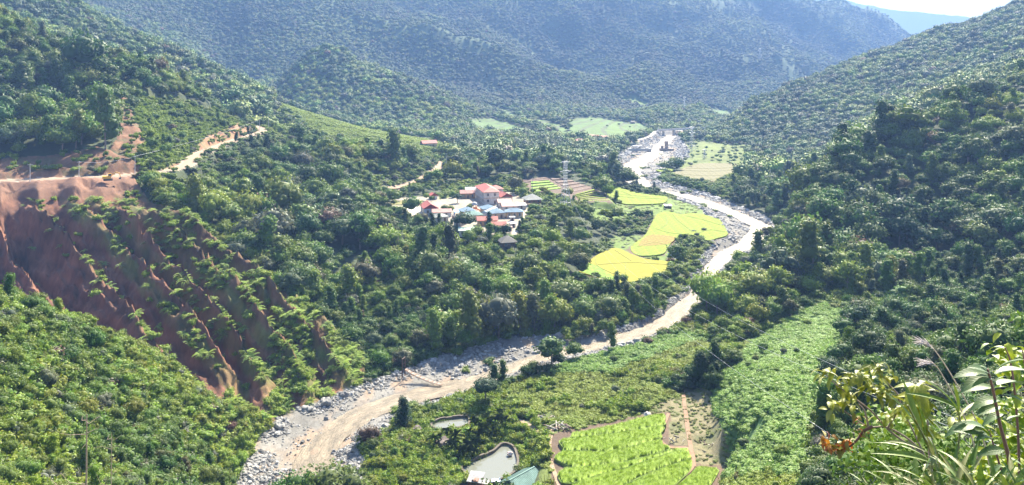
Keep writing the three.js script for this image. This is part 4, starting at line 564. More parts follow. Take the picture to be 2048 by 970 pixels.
// ---------------------------------------------------------------- broken footbridge, old ford, ruined pier
{
  const A = atH(811, 738, 4.2), B = atH(884, 769, 1.0), dir = B.clone().sub(A), o = thing('footbridge', 'broken plank footbridge sagging from a wooden frame into the river bed', 'footbridge', A), side = V(-dir.z, 0, dir.x).normalize(), n = 26, PL = [std(0.30, 0.22, 0.17, 0.9), std(0.22, 0.15, 0.11, 0.9), std(0.36, 0.29, 0.24, 0.9)], at = (t) => dir.clone().multiplyScalar(t).add(V(0, -0.55 * Math.sin(t * Math.PI), 0)), ry = -Math.atan2(dir.z, dir.x);
  const plank = new THREE.BoxGeometry(dir.length() / n * 0.84, 0.07, 1.1); for (let k = 0; k < n; k++) { const p = at((k + 0.5) / n), m = part('plank', plank, PL[(k * 7) % 3], o); m.position.copy(p); m.rotation.set(0.05 * Math.sin(k * 3), ry, -0.25 + 0.04 * Math.sin(k * 5)); }
  for (const s of [-0.7, 0.7]) part('bearer', join(Array.from({ length: 8 }, (_, k) => bar(at(k / 8).addScaledVector(side, s).add(V(0, -0.12, 0)), at((k + 1) / 8).addScaledVector(side, s).add(V(0, -0.12, 0)), 0.09, 5))), PL[1], o);
  for (const s of [-0.85, 0.85]) part('handrail_cable', join(Array.from({ length: 8 }, (_, k) => bar(at(k / 8).addScaledVector(side, s).add(V(0, 1.0 + 1.6 * (1 - k / 8) ** 2, 0)), at((k + 1) / 8).addScaledVector(side, s).add(V(0, 1.0 + 1.6 * (1 - (k + 1) / 8) ** 2, 0)), 0.04, 4))), COL.dark, o);
  for (const s of [-1, 1]) part('tower_post', bar(side.clone().multiplyScalar(s).add(V(-0.6, -2.5, 0)), side.clone().multiplyScalar(s * 0.9).add(V(-0.6, 3.6, 0)), 0.17, 6), COL.wood, o);
  part('tower_beam', bar(side.clone().multiplyScalar(1.1).add(V(-0.6, 3.4, 0)), side.clone().multiplyScalar(-1.1).add(V(-0.6, 3.4, 0)), 0.14, 6), COL.wood, o); part('tower_beam', bar(side.clone().multiplyScalar(1.1).add(V(-0.6, 1.7, 0)), side.clone().multiplyScalar(-1.1).add(V(-0.6, 1.7, 0)), 0.1, 6), COL.wood, o); KEEP_OUT.push([A.x, A.z, 3.2], [A.x + dir.x * 0.4, A.z + dir.z * 0.4, 4]);
  const c = atH(812, 797, 0.7), e = atH(846, 822, 0.6), f = thing('broken_ford', 'broken concrete ford slab lying across the muddy river', 'slab', c), de = e.clone().sub(c); part('slab', box(de.length(), 0.5, 1.3, de.x / 2, 0, de.z / 2, -Math.atan2(de.z, de.x)), std(0.24, 0.21, 0.18, 0.9, { map: GREY }), f); part('slab_end', box(1.8, 0.8, 1.8, de.x, 0, de.z, 0.5), std(0.28, 0.25, 0.22, 0.9, { map: GREY }), f);
  const rp = atH(1331, 300, 1), r = thing('ruined_pier', 'ruined brown bridge pier standing in the far river bed', 'pier', rp), BR = std(0.42, 0.33, 0.26, 0.95, { map: GREY, bumpMap: GREY, bumpScale: 0.4 }); part('pier_stub', box(3.6, 11, 3.6, 1, 5, 0, 0.2), BR, r); part('pier_stub', box(3, 6, 3, -4, 2.5, 1, -0.3), BR, r); part('pier_base', box(16, 2.4, 8, 1, 1, 1), BR, r);
  const wl = atH(1283, 303, 1), w = thing('weir', 'grey concrete weir wall on the left bank of the far river', 'weir', wl), CN = std(0.5, 0.49, 0.46, 0.9, { map: GREY }); part('wall_panel', box(20, 2.6, 2, -4, 2, 0, -0.05), CN, w); part('wall_panel', box(2, 3.5, 16, 9, 1.5, -8, 0.2), CN, w); part('sluice_roof', box(11, 0.6, 6, -5, 6.2, -1, 0.1), COL.white, w); for (const x of [-9, -1]) part('post', box(0.6, 3, 0.6, x, 4.7, -1), CN, w);
  const b0 = atH(1316, 263, 7), b1 = atH(1456, 252, 9), bg = thing('road_bridge', 'long pale road bridge with railings below the far knoll', 'bridge', b0), bd = b1.clone().sub(b0), br = -Math.atan2(bd.z, bd.x); part('deck', box(bd.length(), 1.2, 6, bd.x / 2, bd.y / 2 + 0.2, bd.z / 2, br), COL.pale, bg); for (const s of [-2.9, 2.9]) part('railing', box(bd.length(), 1.0, 0.2, bd.x / 2, bd.y / 2 + 1.35, bd.z / 2 + s, br), COL.pale, bg); for (let k = 0; k < 7; k++) part('pier', box(1.4, 9, 4, bd.x * (k + 0.5) / 7, bd.y * (k + 0.5) / 7 - 4.6, bd.z * (k + 0.5) / 7, br), CN, bg); part('gate_post', box(1, 6, 1, 1, 3, 0), COL.pale, bg);
}
// ---------------------------------------------------------------- pylons, poles, wires
const STEEL = std(0.46, 0.48, 0.50, 0.5, { metalness: 0.3 }), CONC = std(0.42, 0.41, 0.39, 0.85), WIRE = std(0.50, 0.52, 0.55, 0.4);
function pylon(label, px, foot, d, H, base, arms, m = 1) {
  const p = P3(px, foot, d); p.y = groundAt(p.x, p.z) - 0.5; const Ht = Math.max(H * 0.75, EYE - (foot - Y0) * d / F + H - p.y), o = thing('pylon', label, 'pylon', p, 0.5), r = 0.085 * m, w = (y) => y < Ht * 0.62 ? lerp(base / 2, base * 0.14, y / (Ht * 0.62)) : base * 0.14, br = [];
  for (const sx of [-1, 1]) for (const sz of [-1, 1]) { part('leg', join([bar(V(sx * w(0), 0, sz * w(0)), V(sx * w(Ht * 0.62), Ht * 0.62, sz * w(Ht * 0.62)), r * 1.3, 5), bar(V(sx * w(Ht * 0.62), Ht * 0.62, sz * w(Ht * 0.62)), V(sx * w(Ht), Ht, sz * w(Ht)), r * 1.2, 5)]), STEEL, o); }
  let y = 0; while (y < Ht - 0.4) { const h = Math.max(1.4, w(y) * 1.9), y2 = Math.min(Ht, y + h), a = w(y), b = w(y2); for (let k = 0; k < 4; k++) { const c = (q, t) => [V(q, t, q), V(-q, t, q), V(-q, t, -q), V(q, t, -q)]; const A = c(a, y), B = c(b, y2), n = (k + 1) % 4; br.push(bar(A[k], B[n], r * 0.7, 4), bar(A[n], B[k], r * 0.7, 4), bar(B[k], B[n], r * 0.7, 4)); } y = y2; }
  part('bracing', join(br), STEEL, o); const tips = [];
  for (const [t, l] of arms) { const q = Ht * t; for (const s of [-1, 1]) { const tip = V(s * l, q, 0), a = part('crossarm', join([bar(V(s * 0.4, q - 0.9, 0.5), tip, r, 4), bar(V(s * 0.4, q - 0.9, -0.5), tip, r, 4), bar(V(s * 0.4, q + 0.7, 0.3), tip, r, 4), bar(V(s * 0.4, q + 0.7, -0.3), tip, r, 4), bar(V(s * l * 0.5, q - 0.45, 0.3), V(s * l * 0.5, q + 0.35, -0.2), r, 4)]), STEEL, o); part('insulator', bar(tip, tip.clone().add(V(0, -1.6, 0)), 0.14 * m, 5), COL.dark, a); tips.push(o.localToWorld(tip.clone().add(V(0, -1.6, 0)))); } }
  KEEP_OUT.push([p.x, p.z, base * 0.5 + 2.0]); return tips;
}
scene.updateMatrixWorld(true);
const tips1 = pylon('tall silver lattice pylon with two crossarms right of the village', 1131, 420, 478, 29.5, 6.0, [[0.985, 3.6], [0.80, 4.0]], 1.0);
pylon('silver lattice pylon on the right bank beside the far river', 1384, 300, 905, 26.5, 6.5, [[0.985, 4.6], [0.76, 4.9]], 1.5);
pylon('short two-armed lattice mast at the edge of the harvested field', 1409, 327, 815, 12.5, 3, [[0.97, 2.6], [0.66, 2.2]], 1.3);
pylon('small hazy pylon on the dark mountain flank at far right', 1520, 168, 2300, 48, 12, [[0.97, 7], [0.78, 8]], 3.2);
pylon('small hazy pylon standing on the low knoll behind the far bridge', 1369, 218, 1440, 22, 6, [[0.97, 3.6], [0.78, 4]], 2.0);
{
  const ends = [V(27, 74, -42), V(33, 77, -42), V(39, 75, -42)]; const names = ['left-hand', 'middle', 'right-hand'];
  [tips1[0], tips1[2], tips1[1]].forEach((a, i) => { const b = ends[i], n = 48, pts = []; for (let k = 0; k <= n; k++) { const t = k / n; pts.push(a.clone().lerp(b, t).add(V(0, -16 * 4 * t * (1 - t), 0))); } const g = new THREE.TubeGeometry(new THREE.CatmullRomCurve3(pts), 160, 0.012, 4); tag(part('power_line', g, WIRE, scene), `thin power line sagging from the silver pylon, ${['lowest', 'topmost', 'middle'][i]} of three`, 'power line', 'power lines from the pylon'); });
}
function pole(label, px, foot, H, h = null, wireTo) { const p = h === null ? onGround(px, foot, 100) : atH(px, foot, h); p.y = groundAt(p.x, p.z); const o = thing('utility_pole', label, 'utility pole', p, 0.6); part('mast', bar(V(0, -0.5, 0), V(0, H, 0), 0.19, 6, 0.11), CONC, o); part('crossarm', box(1.8, 0.14, 0.14, 0, H - 0.5, 0), CONC, o); for (const x of [-0.75, 0.75]) part('insulator', box(0.12, 0.3, 0.12, x, H - 0.28, 0), COL.dark, o); KEEP_OUT.push([p.x, p.z, 1.5]); return p.clone().add(V(0, H - 0.3, 0)); }
{
  const a = pole('concrete utility pole at the road edge above the landslide', 270, 350, 8.5, 52), b = pole('slim utility pole on the soil bench behind the digger', 158, 359, 7.5, 52), c = pole('utility pole at the outer road bend', 537, 258, 10, 52), c2 = pole('second utility pole just left of the road bend', 519, 264, 9, 52); pole('tall slim pole beside the road down to the village', 893, 352, 17); pole('pole in the bushes above the stilt house', 1065, 391, 12); pole('wooden pole by the brown terraces', 944, 356, 10); pole('slim pole at the far left road on the bench', 60, 363, 7.5, 52);
  const P = [b, a, c2, c]; for (let i = 0; i + 1 < 3; i++) { const pts = []; for (let k = 0; k <= 16; k++) { const t = k / 16; pts.push(P[i].clone().lerp(P[i + 1], t).add(V(0, -5 * t * (1 - t), 0))); } tag(part('power_line', new THREE.TubeGeometry(new THREE.CatmullRomCurve3(pts), 40, 0.04, 4), WIRE, scene), i ? 'sagging wire between the road-edge pole and the bend' : 'sagging wire over the soil bench behind the digger', 'power line'); }
}
// ---------------------------------------------------------------- the digger on the bench
{
  const p = atH(216, 361, 52), o = thing('excavator', 'small yellow excavator working on the soil bench by the dirt road', 'excavator', p, 0.5), Y = std(0.62, 0.34, 0.03, 0.5), D = std(0.05, 0.05, 0.05, 0.8);
  for (const s of [-1, 1]) { const t = part('track', box(3.4, 0.7, 0.55, 0, 0.35, s * 1.0), D, o); for (const x of [-1.4, 0, 1.4]) part('roller', new THREE.CylinderGeometry(0.3, 0.3, 0.6, 8).rotateX(Math.PI / 2).translate(x, 0.35, s * 1.02), D, t); }
  part('body', box(2.8, 1.0, 2.1, -0.2, 1.35, 0), Y, o); const cab = part('cab', box(1.2, 1.3, 1.0, 0.6, 2.3, 0.5), Y, o); part('window', box(1.0, 0.8, 1.04, 0.66, 2.45, 0.52), GLASS, cab); part('counterweight', box(0.7, 0.9, 2.1, -1.75, 1.45, 0), Y, o);
  part('boom', join([bar(V(1.0, 1.6, -0.3), V(2.9, 3.3, -0.3), 0.2, 6), bar(V(2.9, 3.3, -0.3), V(4.3, 2.7, -0.3), 0.17, 6)]), Y, o); part('stick', bar(V(4.3, 2.7, -0.3), V(4.7, 1.0, -0.3), 0.15, 6), Y, o); part('bucket', box(0.8, 0.7, 0.8, 4.5, 0.6, -0.3), D, o);
}
// ---------------------------------------------------------------- brushwood, tarpaulin, puddle
{
  const r = rnd(91); const heap = (px, py, n, len, label) => { const p = onGround(px, py, 100), o = thing('brushwood_heap', label, 'brushwood', p); for (let k = 0; k < n; k++) { const x = (r() - 0.5) * 5, z = (r() - 0.5) * 2.2, a = r() * 3.14, l = len * (0.5 + r()); const A = V(x - Math.cos(a) * l / 2, 0.2 + r() * 0.9, z - Math.sin(a) * l / 2), B = V(x + Math.cos(a) * l / 2, 0.1 + r() * 0.9, z + Math.sin(a) * l / 2); part('log', bar(A, B, 0.07 + 0.1 * r(), 5), r() < 0.4 ? COL.buff : r() < 0.6 ? COL.wood : COL.dark, o); } KEEP_OUT.push([p.x, p.z, 3.4]); };
  heap(1118, 858, 26, 2.6, 'heap of dark cut brushwood at the upper left corner of the paddies'); heap(1092, 838, 14, 2.0, 'scattered grey brushwood on the grass above the paddies'); heap(1350, 884, 8, 1.0, 'small dark brushwood pile on the weedy plot beside the paddies'); heap(1421, 893, 8, 1.2, 'dark brushwood pile at the lower right of the weedy plot');
  const pd = tag(part('puddle', sheet(round(flat(9.8, [[1230, 847], [1242, 845], [1249, 848], [1240, 852], [1230, 851]])), groundAt(...flat(9.8, [[1240, 848]])[0]) + 0.02, 0.1), POND_WATER, scene), 'small bright puddle above the top paddy strip', null, null, 'structure');
  const tp = atH(992, 963, 5), tt = thing('plastic_sheet', 'crumpled bluish plastic sheet on the ground between the two huts', 'sheet', tp); const g = new THREE.PlaneGeometry(2.0, 1.5, 10, 8); g.rotateX(-Math.PI / 2); const q = g.attributes.position; for (let i = 0; i < q.count; i++) q.setY(i, 0.35 + 0.25 * nz(q.getX(i) * 2, q.getZ(i) * 2)); g.computeVertexNormals(); part('sheet', g, std(0.45, 0.5, 0.68, 0.5), tt); KEEP_OUT.push([tp.x, tp.z, 3]);
}
// ---------------------------------------------------------------- plants: crowns of many small leaves
const LEAF = phys(1, 1, 1, 0.68, { vertexColors: true, transmission: 0.5, thickness: 0, ior: 1.35, specularIntensity: 0.35 });
const FARLEAF = std(1, 1, 1, 0.7, { vertexColors: true });
const BARK = std(0.16, 0.125, 0.09, 0.9);
class Mesher {                                                                         // collects triangles with normals and tints
  constructor() { this.p = []; this.n = []; this.c = []; this.i = []; }
  vert(p, n, c) { this.p.push(p.x, p.y, p.z); this.n.push(n.x, n.y, n.z); this.c.push(c[0], c[1], c[2]); return this.p.length / 3 - 1; }
  tri(a, b, c) { this.i.push(a, b, c); }
  leaf(at, dir, up, len, wid, col, soft) {                                             // a folded blade: base, two sides, tip
    const side = dir.clone().cross(up).normalize(), n0 = side.clone().cross(dir).normalize(); if (n0.dot(soft) < 0) { n0.negate(); side.negate(); }
    const n = n0.clone().lerp(soft, 0.45).normalize(), lift = n0.clone().multiplyScalar(len * 0.10);
    const m = at.clone().addScaledVector(dir, len * 0.45);
    const a = this.vert(at, n, col), b = this.vert(m.clone().addScaledVector(side, wid).add(lift), n, col), c = this.vert(at.clone().addScaledVector(dir, len).addScaledVector(n0, -len * 0.12), n, col), d = this.vert(m.clone().addScaledVector(side, -wid).add(lift), n, col);
    this.tri(a, b, c); this.tri(a, c, d);
  }
  geo() { const g = new THREE.BufferGeometry(); g.setAttribute('position', new THREE.Float32BufferAttribute(this.p, 3)); g.setAttribute('normal', new THREE.Float32BufferAttribute(this.n, 3)); g.setAttribute('color', new THREE.Float32BufferAttribute(this.c, 3)); g.setIndex(this.i); return g; }
}
const onBall = (r) => { const z = r() * 2 - 1, a = r() * 6.2832, s = Math.sqrt(1 - z * z); return V(s * Math.cos(a), z, s * Math.sin(a)); };
function lobesOf(form, r) {                                                            // [centre, radii] of the masses that make up a crown
  const out = [], put = (x, y, z, a, b) => out.push([V(x, y, z), V(a, b, a)]);
  if (form === 'round') { put(0, 5.2, 0, 2.3, 2.2); for (let k = 0; k < 6; k++) { const a = k * 1.05 + r() * 0.7, q = 1.5 + r() * 0.9; put(Math.cos(a) * q, 3.6 + r() * 2.6, Math.sin(a) * q, 1.3 + r() * 0.6, 1.1 + r() * 0.5); } }
  if (form === 'puff') { put(0, 4.6, 0, 2.9, 2.7); for (let k = 0; k < 5; k++) { const a = k * 1.26 + r() * 0.8, q = 1.7 + r() * 0.8; put(Math.cos(a) * q, 3.4 + r() * 2.2, Math.sin(a) * q, 1.35 + r() * 0.5, 1.2 + r() * 0.4); } }
  if (form === 'tall') { for (let k = 0; k < 6; k++) { const a = r() * 6.3, q = 0.5 + r() * 0.7; put(Math.cos(a) * q, 2.6 + k * 1.25, Math.sin(a) * q, 2.0 - Math.abs(k - 2.2) * 0.2, 1.3); } }
  if (form === 'spread') { for (let k = 0; k < 8; k++) { const a = k * 0.8 + r() * 0.6, q = 1.1 + r() * 2.3; put(Math.cos(a) * q, 5.0 + r() * 1.8 - q * 0.25, Math.sin(a) * q, 1.2 + r() * 0.5, 0.75 + r() * 0.3); } put(0, 6.4, 0, 1.7, 1.0); put(0.4, 4.6, -0.3, 1.6, 1.0); }
  if (form === 'cone') { for (let k = 0; k < 8; k++) { const q = (1 - k / 8) * 1.0 * r(), a = r() * 6.3; put(Math.cos(a) * q, 1.6 + k * 0.95, Math.sin(a) * q, 1.9 * (1 - k / 9.5) + 0.25, 0.95); } }
  if (form === 'bush') { for (let k = 0; k < 5; k++) { const a = k * 1.3 + r() * 0.8, q = k ? 0.5 + r() * 0.5 : 0; put(Math.cos(a) * q, 0.65 + r() * 0.5, Math.sin(a) * q, 0.55 + r() * 0.3, 0.5 + r() * 0.3); } }
  return out;
}
function crownGeo(form, seed, count, len, core = true, asp = 0.36) {
  const r = rnd(seed), m = new Mesher(), lobes = lobesOf(form, r), area = lobes.map(([, s]) => s.x * s.y), total = area.reduce((a, b) => a + b);
  lobes.forEach(([c, s], k) => {
    const n = Math.round(count * area[k] / total), tint = 0.82 + r() * 0.36;
    for (let i = 0; i < n; i++) {
      const o = onBall(r); if (o.y < -0.35) o.y *= -0.6; o.normalize();
      const bump = 0.78 + 0.3 * r() + 0.14 * Math.sin(o.x * 7 + seed) * Math.sin(o.z * 6 + k) , at = V(c.x + o.x * s.x * bump, c.y + o.y * s.y * bump, c.z + o.z * s.z * bump);
      const soft = V(at.x * 0.35, (at.y - c.y) + 0.25 * s.y, at.z * 0.35).addScaledVector(o, 0.8).normalize(), dir = onBall(r).addScaledVector(o, 0.75); dir.y -= 0.25; dir.normalize();
      const up = onBall(r).multiplyScalar(0.75).addScaledVector(o, 0.8).add(V(0, 0.35, 0)).normalize(), t = tint * (0.84 + 0.32 * r()), w = r();
      m.leaf(at, dir, up, len * (0.7 + 0.6 * r()), len * asp * (0.8 + 0.4 * r()), [t * (0.9 + 0.25 * w), t, t * (1.05 - 0.25 * w)], soft);
    }
    if (core) { const g = new THREE.IcosahedronGeometry(1, 1), p = g.attributes.position, base = m.p.length / 3; for (let i = 0; i < p.count; i++) { const v = V(p.getX(i), p.getY(i), p.getZ(i)); m.vert(V(c.x + v.x * s.x * 0.72, c.y + v.y * s.y * 0.72, c.z + v.z * s.z * 0.72), v, [tint * 0.8, tint * 0.8, tint * 0.8]); } for (let i = 0; i < p.count; i += 3) m.tri(base + i, base + i + 1, base + i + 2); }  // added inner mass to block light through the crown, tinted darker than leaves
  });
  return m.geo();
}
function tuftGeo(seed, n, h, spread, wid) {                                            // a clump of arching grass blades
  const r = rnd(seed), m = new Mesher();
  for (let i = 0; i < n; i++) { const a = r() * 6.283, q = spread * Math.sqrt(r()), len = h * (0.6 + 0.6 * r()), lean = 0.25 + 0.55 * r(), b = V(Math.cos(a) * q, 0, Math.sin(a) * q), o = V(Math.cos(a + r() - 0.5), 0, Math.sin(a + r() - 0.5)), s = V(-o.z, 0, o.x).multiplyScalar(wid), t = 0.75 + 0.5 * r();
    const mid = b.clone().addScaledVector(o, len * lean * 0.35).add(V(0, len * 0.6, 0)), tip = b.clone().addScaledVector(o, len * lean).add(V(0, len * (0.95 - lean * 0.35), 0)), nn = V(o.x * -0.3, 1, o.z * -0.3).normalize(), c = [t, t, t * 0.9];
    const k = [m.vert(b.clone().add(s), nn, c), m.vert(b.clone().sub(s), nn, c), m.vert(mid.clone().addScaledVector(s, 0.8), nn, c), m.vert(mid.clone().addScaledVector(s, -0.8), nn, c), m.vert(tip, nn, c)];
    m.tri(k[0], k[1], k[2]); m.tri(k[1], k[3], k[2]); m.tri(k[2], k[3], k[4]); }
  return m.geo();
}
function fernGeo(seed, n, len) {                                                       // broad-leaved pioneer shrub: long drooping fronds of paired leaflets
  const r = rnd(seed), m = new Mesher();
  for (let i = 0; i < n; i++) { const a = i / n * 6.283 + r() * 0.5, el = 0.35 + r() * 0.8, o = V(Math.cos(a), 0, Math.sin(a)), y0 = 0.3 + r() * 0.7; let p = V(0, y0, 0); const t = 0.75 + 0.5 * r();
    for (let k = 0; k < 6; k++) { const e = el - k * 0.22, dir = V(o.x * Math.cos(e), Math.sin(e), o.z * Math.cos(e)); p = p.clone().addScaledVector(dir, len / 6); for (const s of [-1, 1]) { const d2 = dir.clone().multiplyScalar(0.6).add(V(-o.z * s, 0.05, o.x * s)).normalize(); m.leaf(p, d2, V(0, 1, 0), len * 0.34 * (1 - k * 0.09), len * 0.075, [t, t, t * 0.9], V(0, 1, 0)); } } }
  return m.geo();
}
function bananaGeo(seed) {
  const r = rnd(seed), m = new Mesher();
  for (let i = 0; i < 9; i++) { const a = i * 2.4 + r() * 0.5, o = V(Math.cos(a), 0, Math.sin(a)), s = V(-o.z, 0, o.x), el = 0.5 + r() * 0.7; let p = V(0, 2.0, 0), prev = null; const t = 0.8 + 0.4 * r(), len = 2.0 + r() * 0.8;
    for (let k = 0; k <= 6; k++) { const e = el - k * 0.3, w = 0.34 * Math.sin(Math.PI * clamp((k + 0.35) / 6.6)), n = V(-o.x * Math.sin(e), Math.cos(e), -o.z * Math.sin(e)), c = [t, t, t * 0.85];
      const q = [m.vert(p.clone().addScaledVector(s, w).addScaledVector(n, w * 0.25), n, c), m.vert(p, n, c), m.vert(p.clone().addScaledVector(s, -w).addScaledVector(n, w * 0.25), n, c)];
      if (prev) { m.tri(prev[0], prev[1], q[0]); m.tri(prev[1], q[1], q[0]); m.tri(prev[1], prev[2], q[1]); m.tri(prev[2], q[2], q[1]); } prev = q; p = p.clone().add(V(o.x * Math.cos(e), Math.sin(e), o.z * Math.cos(e)).multiplyScalar(len / 6)); } }
  return m.geo();
}
function trunkGeo(seed, h, r0) { const r = rnd(seed), a = V(0, -0.8, 0), b = V(0.15, h * 0.55, 0.1), c = V(0.05, h, -0.1), g = [bar(a, b, r0, 7, r0 * 0.7), bar(b, c, r0 * 0.7, 6, r0 * 0.25)]; for (let k = 0; k < 5; k++) { const t = 0.35 + 0.5 * r(), an = r() * 6.3, p = V(0.1, h * t, 0), q = V(Math.cos(an) * h * 0.22, h * (t + 0.22), Math.sin(an) * h * 0.22); g.push(bar(p, q, r0 * 0.35, 5, r0 * 0.1)); } return join(g); }
const FORMS = ['round', 'round', 'tall', 'spread', 'bush'];
const LOD = [[[900, 0.42], [900, 0.40], [800, 0.42], [800, 0.46], [420, 0.20]], [[430, 0.62], [430, 0.60], [380, 0.64], [400, 0.64], [170, 0.33]], [[190, 0.92], [190, 0.90], [160, 0.92], [180, 0.92], [80, 0.48]]];
const CROWN = LOD.map((row, l) => row.map(([n, s], k) => crownGeo((l > 0 && k < 2) || (l === 2 && k < 4) ? 'puff' : FORMS[k], 11 + k * 7, n, s, true)));
const CONE = crownGeo('cone', 91, 1500, 0.42, true);
CROWN[0].push(crownGeo('bush', 71, 620, 0.17, false));
const TRUNK = [trunkGeo(1, 5.2, 0.22), trunkGeo(2, 5.2, 0.2), trunkGeo(3, 8.5, 0.17), trunkGeo(4, 6.2, 0.24)];
const GRASSY = [tuftGeo(3, 22, 1.2, 0.5, 0.035), tuftGeo(4, 18, 1.5, 0.6, 0.045)], FERN = [fernGeo(5, 11, 1.5), fernGeo(6, 9, 1.7)], BANANA = [bananaGeo(8), bananaGeo(9)];
const masses = new Map();                                                              // uncountable masses: label -> kind of plant -> placements
function mass(region, kindName, geo, mat, x, y, z, s, sy, turn, col, tilt = 0) {
  if (!masses.has(region)) masses.set(region, new Map()); const R = masses.get(region); const key = kindName + geo.uuid + mat.uuid; if (!R.has(key)) R.set(key, { kindName, geo, mat, m: [], c: [] });
  const q = R.get(key); q.m.push([x, y, z, s, sy, turn, tilt]); q.c.push(col);
}
const mix3 = (a, b, t) => [lerp(a[0], b[0], t), lerp(a[1], b[1], t), lerp(a[2], b[2], t)];
const DARK = [0.032, 0.074, 0.015], MID = [0.072, 0.148, 0.018], WARM = [0.160, 0.232, 0.018], LIME = [0.245, 0.345, 0.020], SILVER = [0.115, 0.145, 0.085], OLIVE = [0.095, 0.11, 0.035], RUST = [0.13, 0.085, 0.05];
const blocked = (x, z) => { for (const [a, b, r] of KEEP_OUT) if (Math.abs(x - a) < r && Math.abs(z - b) < r && Math.hypot(x - a, z - b) < r) return true; return false; };
const cand = [], shrubs = [];
const LOW = [[[[540, 200], [640, 238], [760, 266], [885, 296], [885, 335], [760, 315], [640, 290], [540, 250]], 0.38], [[[1440, 500], [1500, 470], [1560, 430], [1640, 440], [1600, 540], [1440, 600]], 0.5], [[[1290, 478], [1420, 470], [1440, 540], [1330, 545], [1290, 520]], 0.28], [[[1030, 398], [1112, 402], [1105, 470], [1028, 500]], 0.4], [[[980, 485], [1060, 480], [1070, 560], [970, 560]], 0.4], [[[660, 930], [690, 840], [860, 795], [960, 785], [930, 830], [800, 870], [745, 930]], 0.35], [[[1140, 550], [1200, 562], [1290, 560], [1345, 545], [1400, 560], [1400, 650], [1200, 650], [1120, 590]], 0.5], [[[1140, 500], [1235, 470], [1300, 430], [1330, 450], [1250, 500], [1180, 540]], 0.6], [[[780, 420], [860, 440], [940, 470], [1050, 460], [1060, 520], [900, 520], [780, 470]], 0.6], [[[1330, 490], [1460, 470], [1460, 520], [1340, 530]], 0.5], [[[1030, 385], [1240, 400], [1330, 400], [1300, 440], [1040, 420]], 0.6], [[[1230, 375], [1480, 360], [1480, 400], [1250, 400]], 0.45]];
const clear = (x, z) => { let m = 1; for (const [l, w, k] of [[ROAD_TOP, 30, 0.12], [ROAD_LOW, 20, 0.2], [PATH, 7, 0.4], [TRAIL_WOOD, 6, 0.35]]) { const q = segDist(l, x, z)[0]; if (q < w) m = Math.min(m, lerp(k, 1, q / w)); } const d = -z, px = CX + x * F / d, py = pixel(x, groundAt(x, z), z)[1]; for (const [p, k] of LOW) if (inPoly(p, px, py)) m = Math.min(m, k); return m; };
const R1 = rnd(77);
function scatter(d0, d1, step, fn) { for (let d = d0; d < d1;) { const s = step(d); const x0 = (-260 - CX) * d / F, x1 = (2310 - CX) * d / F; for (let x = x0; x < x1; x += s) { const jx = x + (R1() - 0.5) * s * 0.95, jd = d + (R1() - 0.5) * s * 0.95; fn(jx, -jd, jd, CX + jx * F / jd); } d += s; } }
function leafColour(x, z, warm = 0) {
  const n = fbm(x / 52 + 11, z / 52, 3) * 1.35 + (R1() - 0.5) * 0.55 + warm, k = R1();
  let c = n < -0.12 ? mix3(DARK, MID, clamp((n + 0.5) / 0.38)) : n < 0.3 ? mix3(MID, WARM, (n + 0.12) / 0.42 * 0.7) : mix3(WARM, LIME, clamp((n - 0.3) * 1.4) * 0.6);
  if (k < 0.045) c = SILVER; else if (k < 0.06) c = OLIVE; else if (k > 0.992) c = RUST;
  return c.map((v) => v * (0.85 + 0.3 * R1()));
}
const sideOf = (px, d) => px > (d > 520 ? 1330 : d > 330 ? 1400 : 1120);
const REG = { left: 'dense mixed forest covering the slope left of the river', right: 'dense mixed forest covering the steep slope right of the river', near: 'tangled green brush on the near left spur', mount: 'hazy forest covering the great mountain and the knoll beyond the valley', vines: 'low bright green vines smothering the slope beside the rice paddies', grass: 'tall yellow-green grass on the low ridge beside the river', slide: 'small fresh bushes sprouting on the gullied landslide face', lawn: 'sunlit grass on the crest of the spur behind the road bend', pond: 'undergrowth around the two fish ponds', hill: 'bright scrub on the hillside above the bend of the dirt road' };
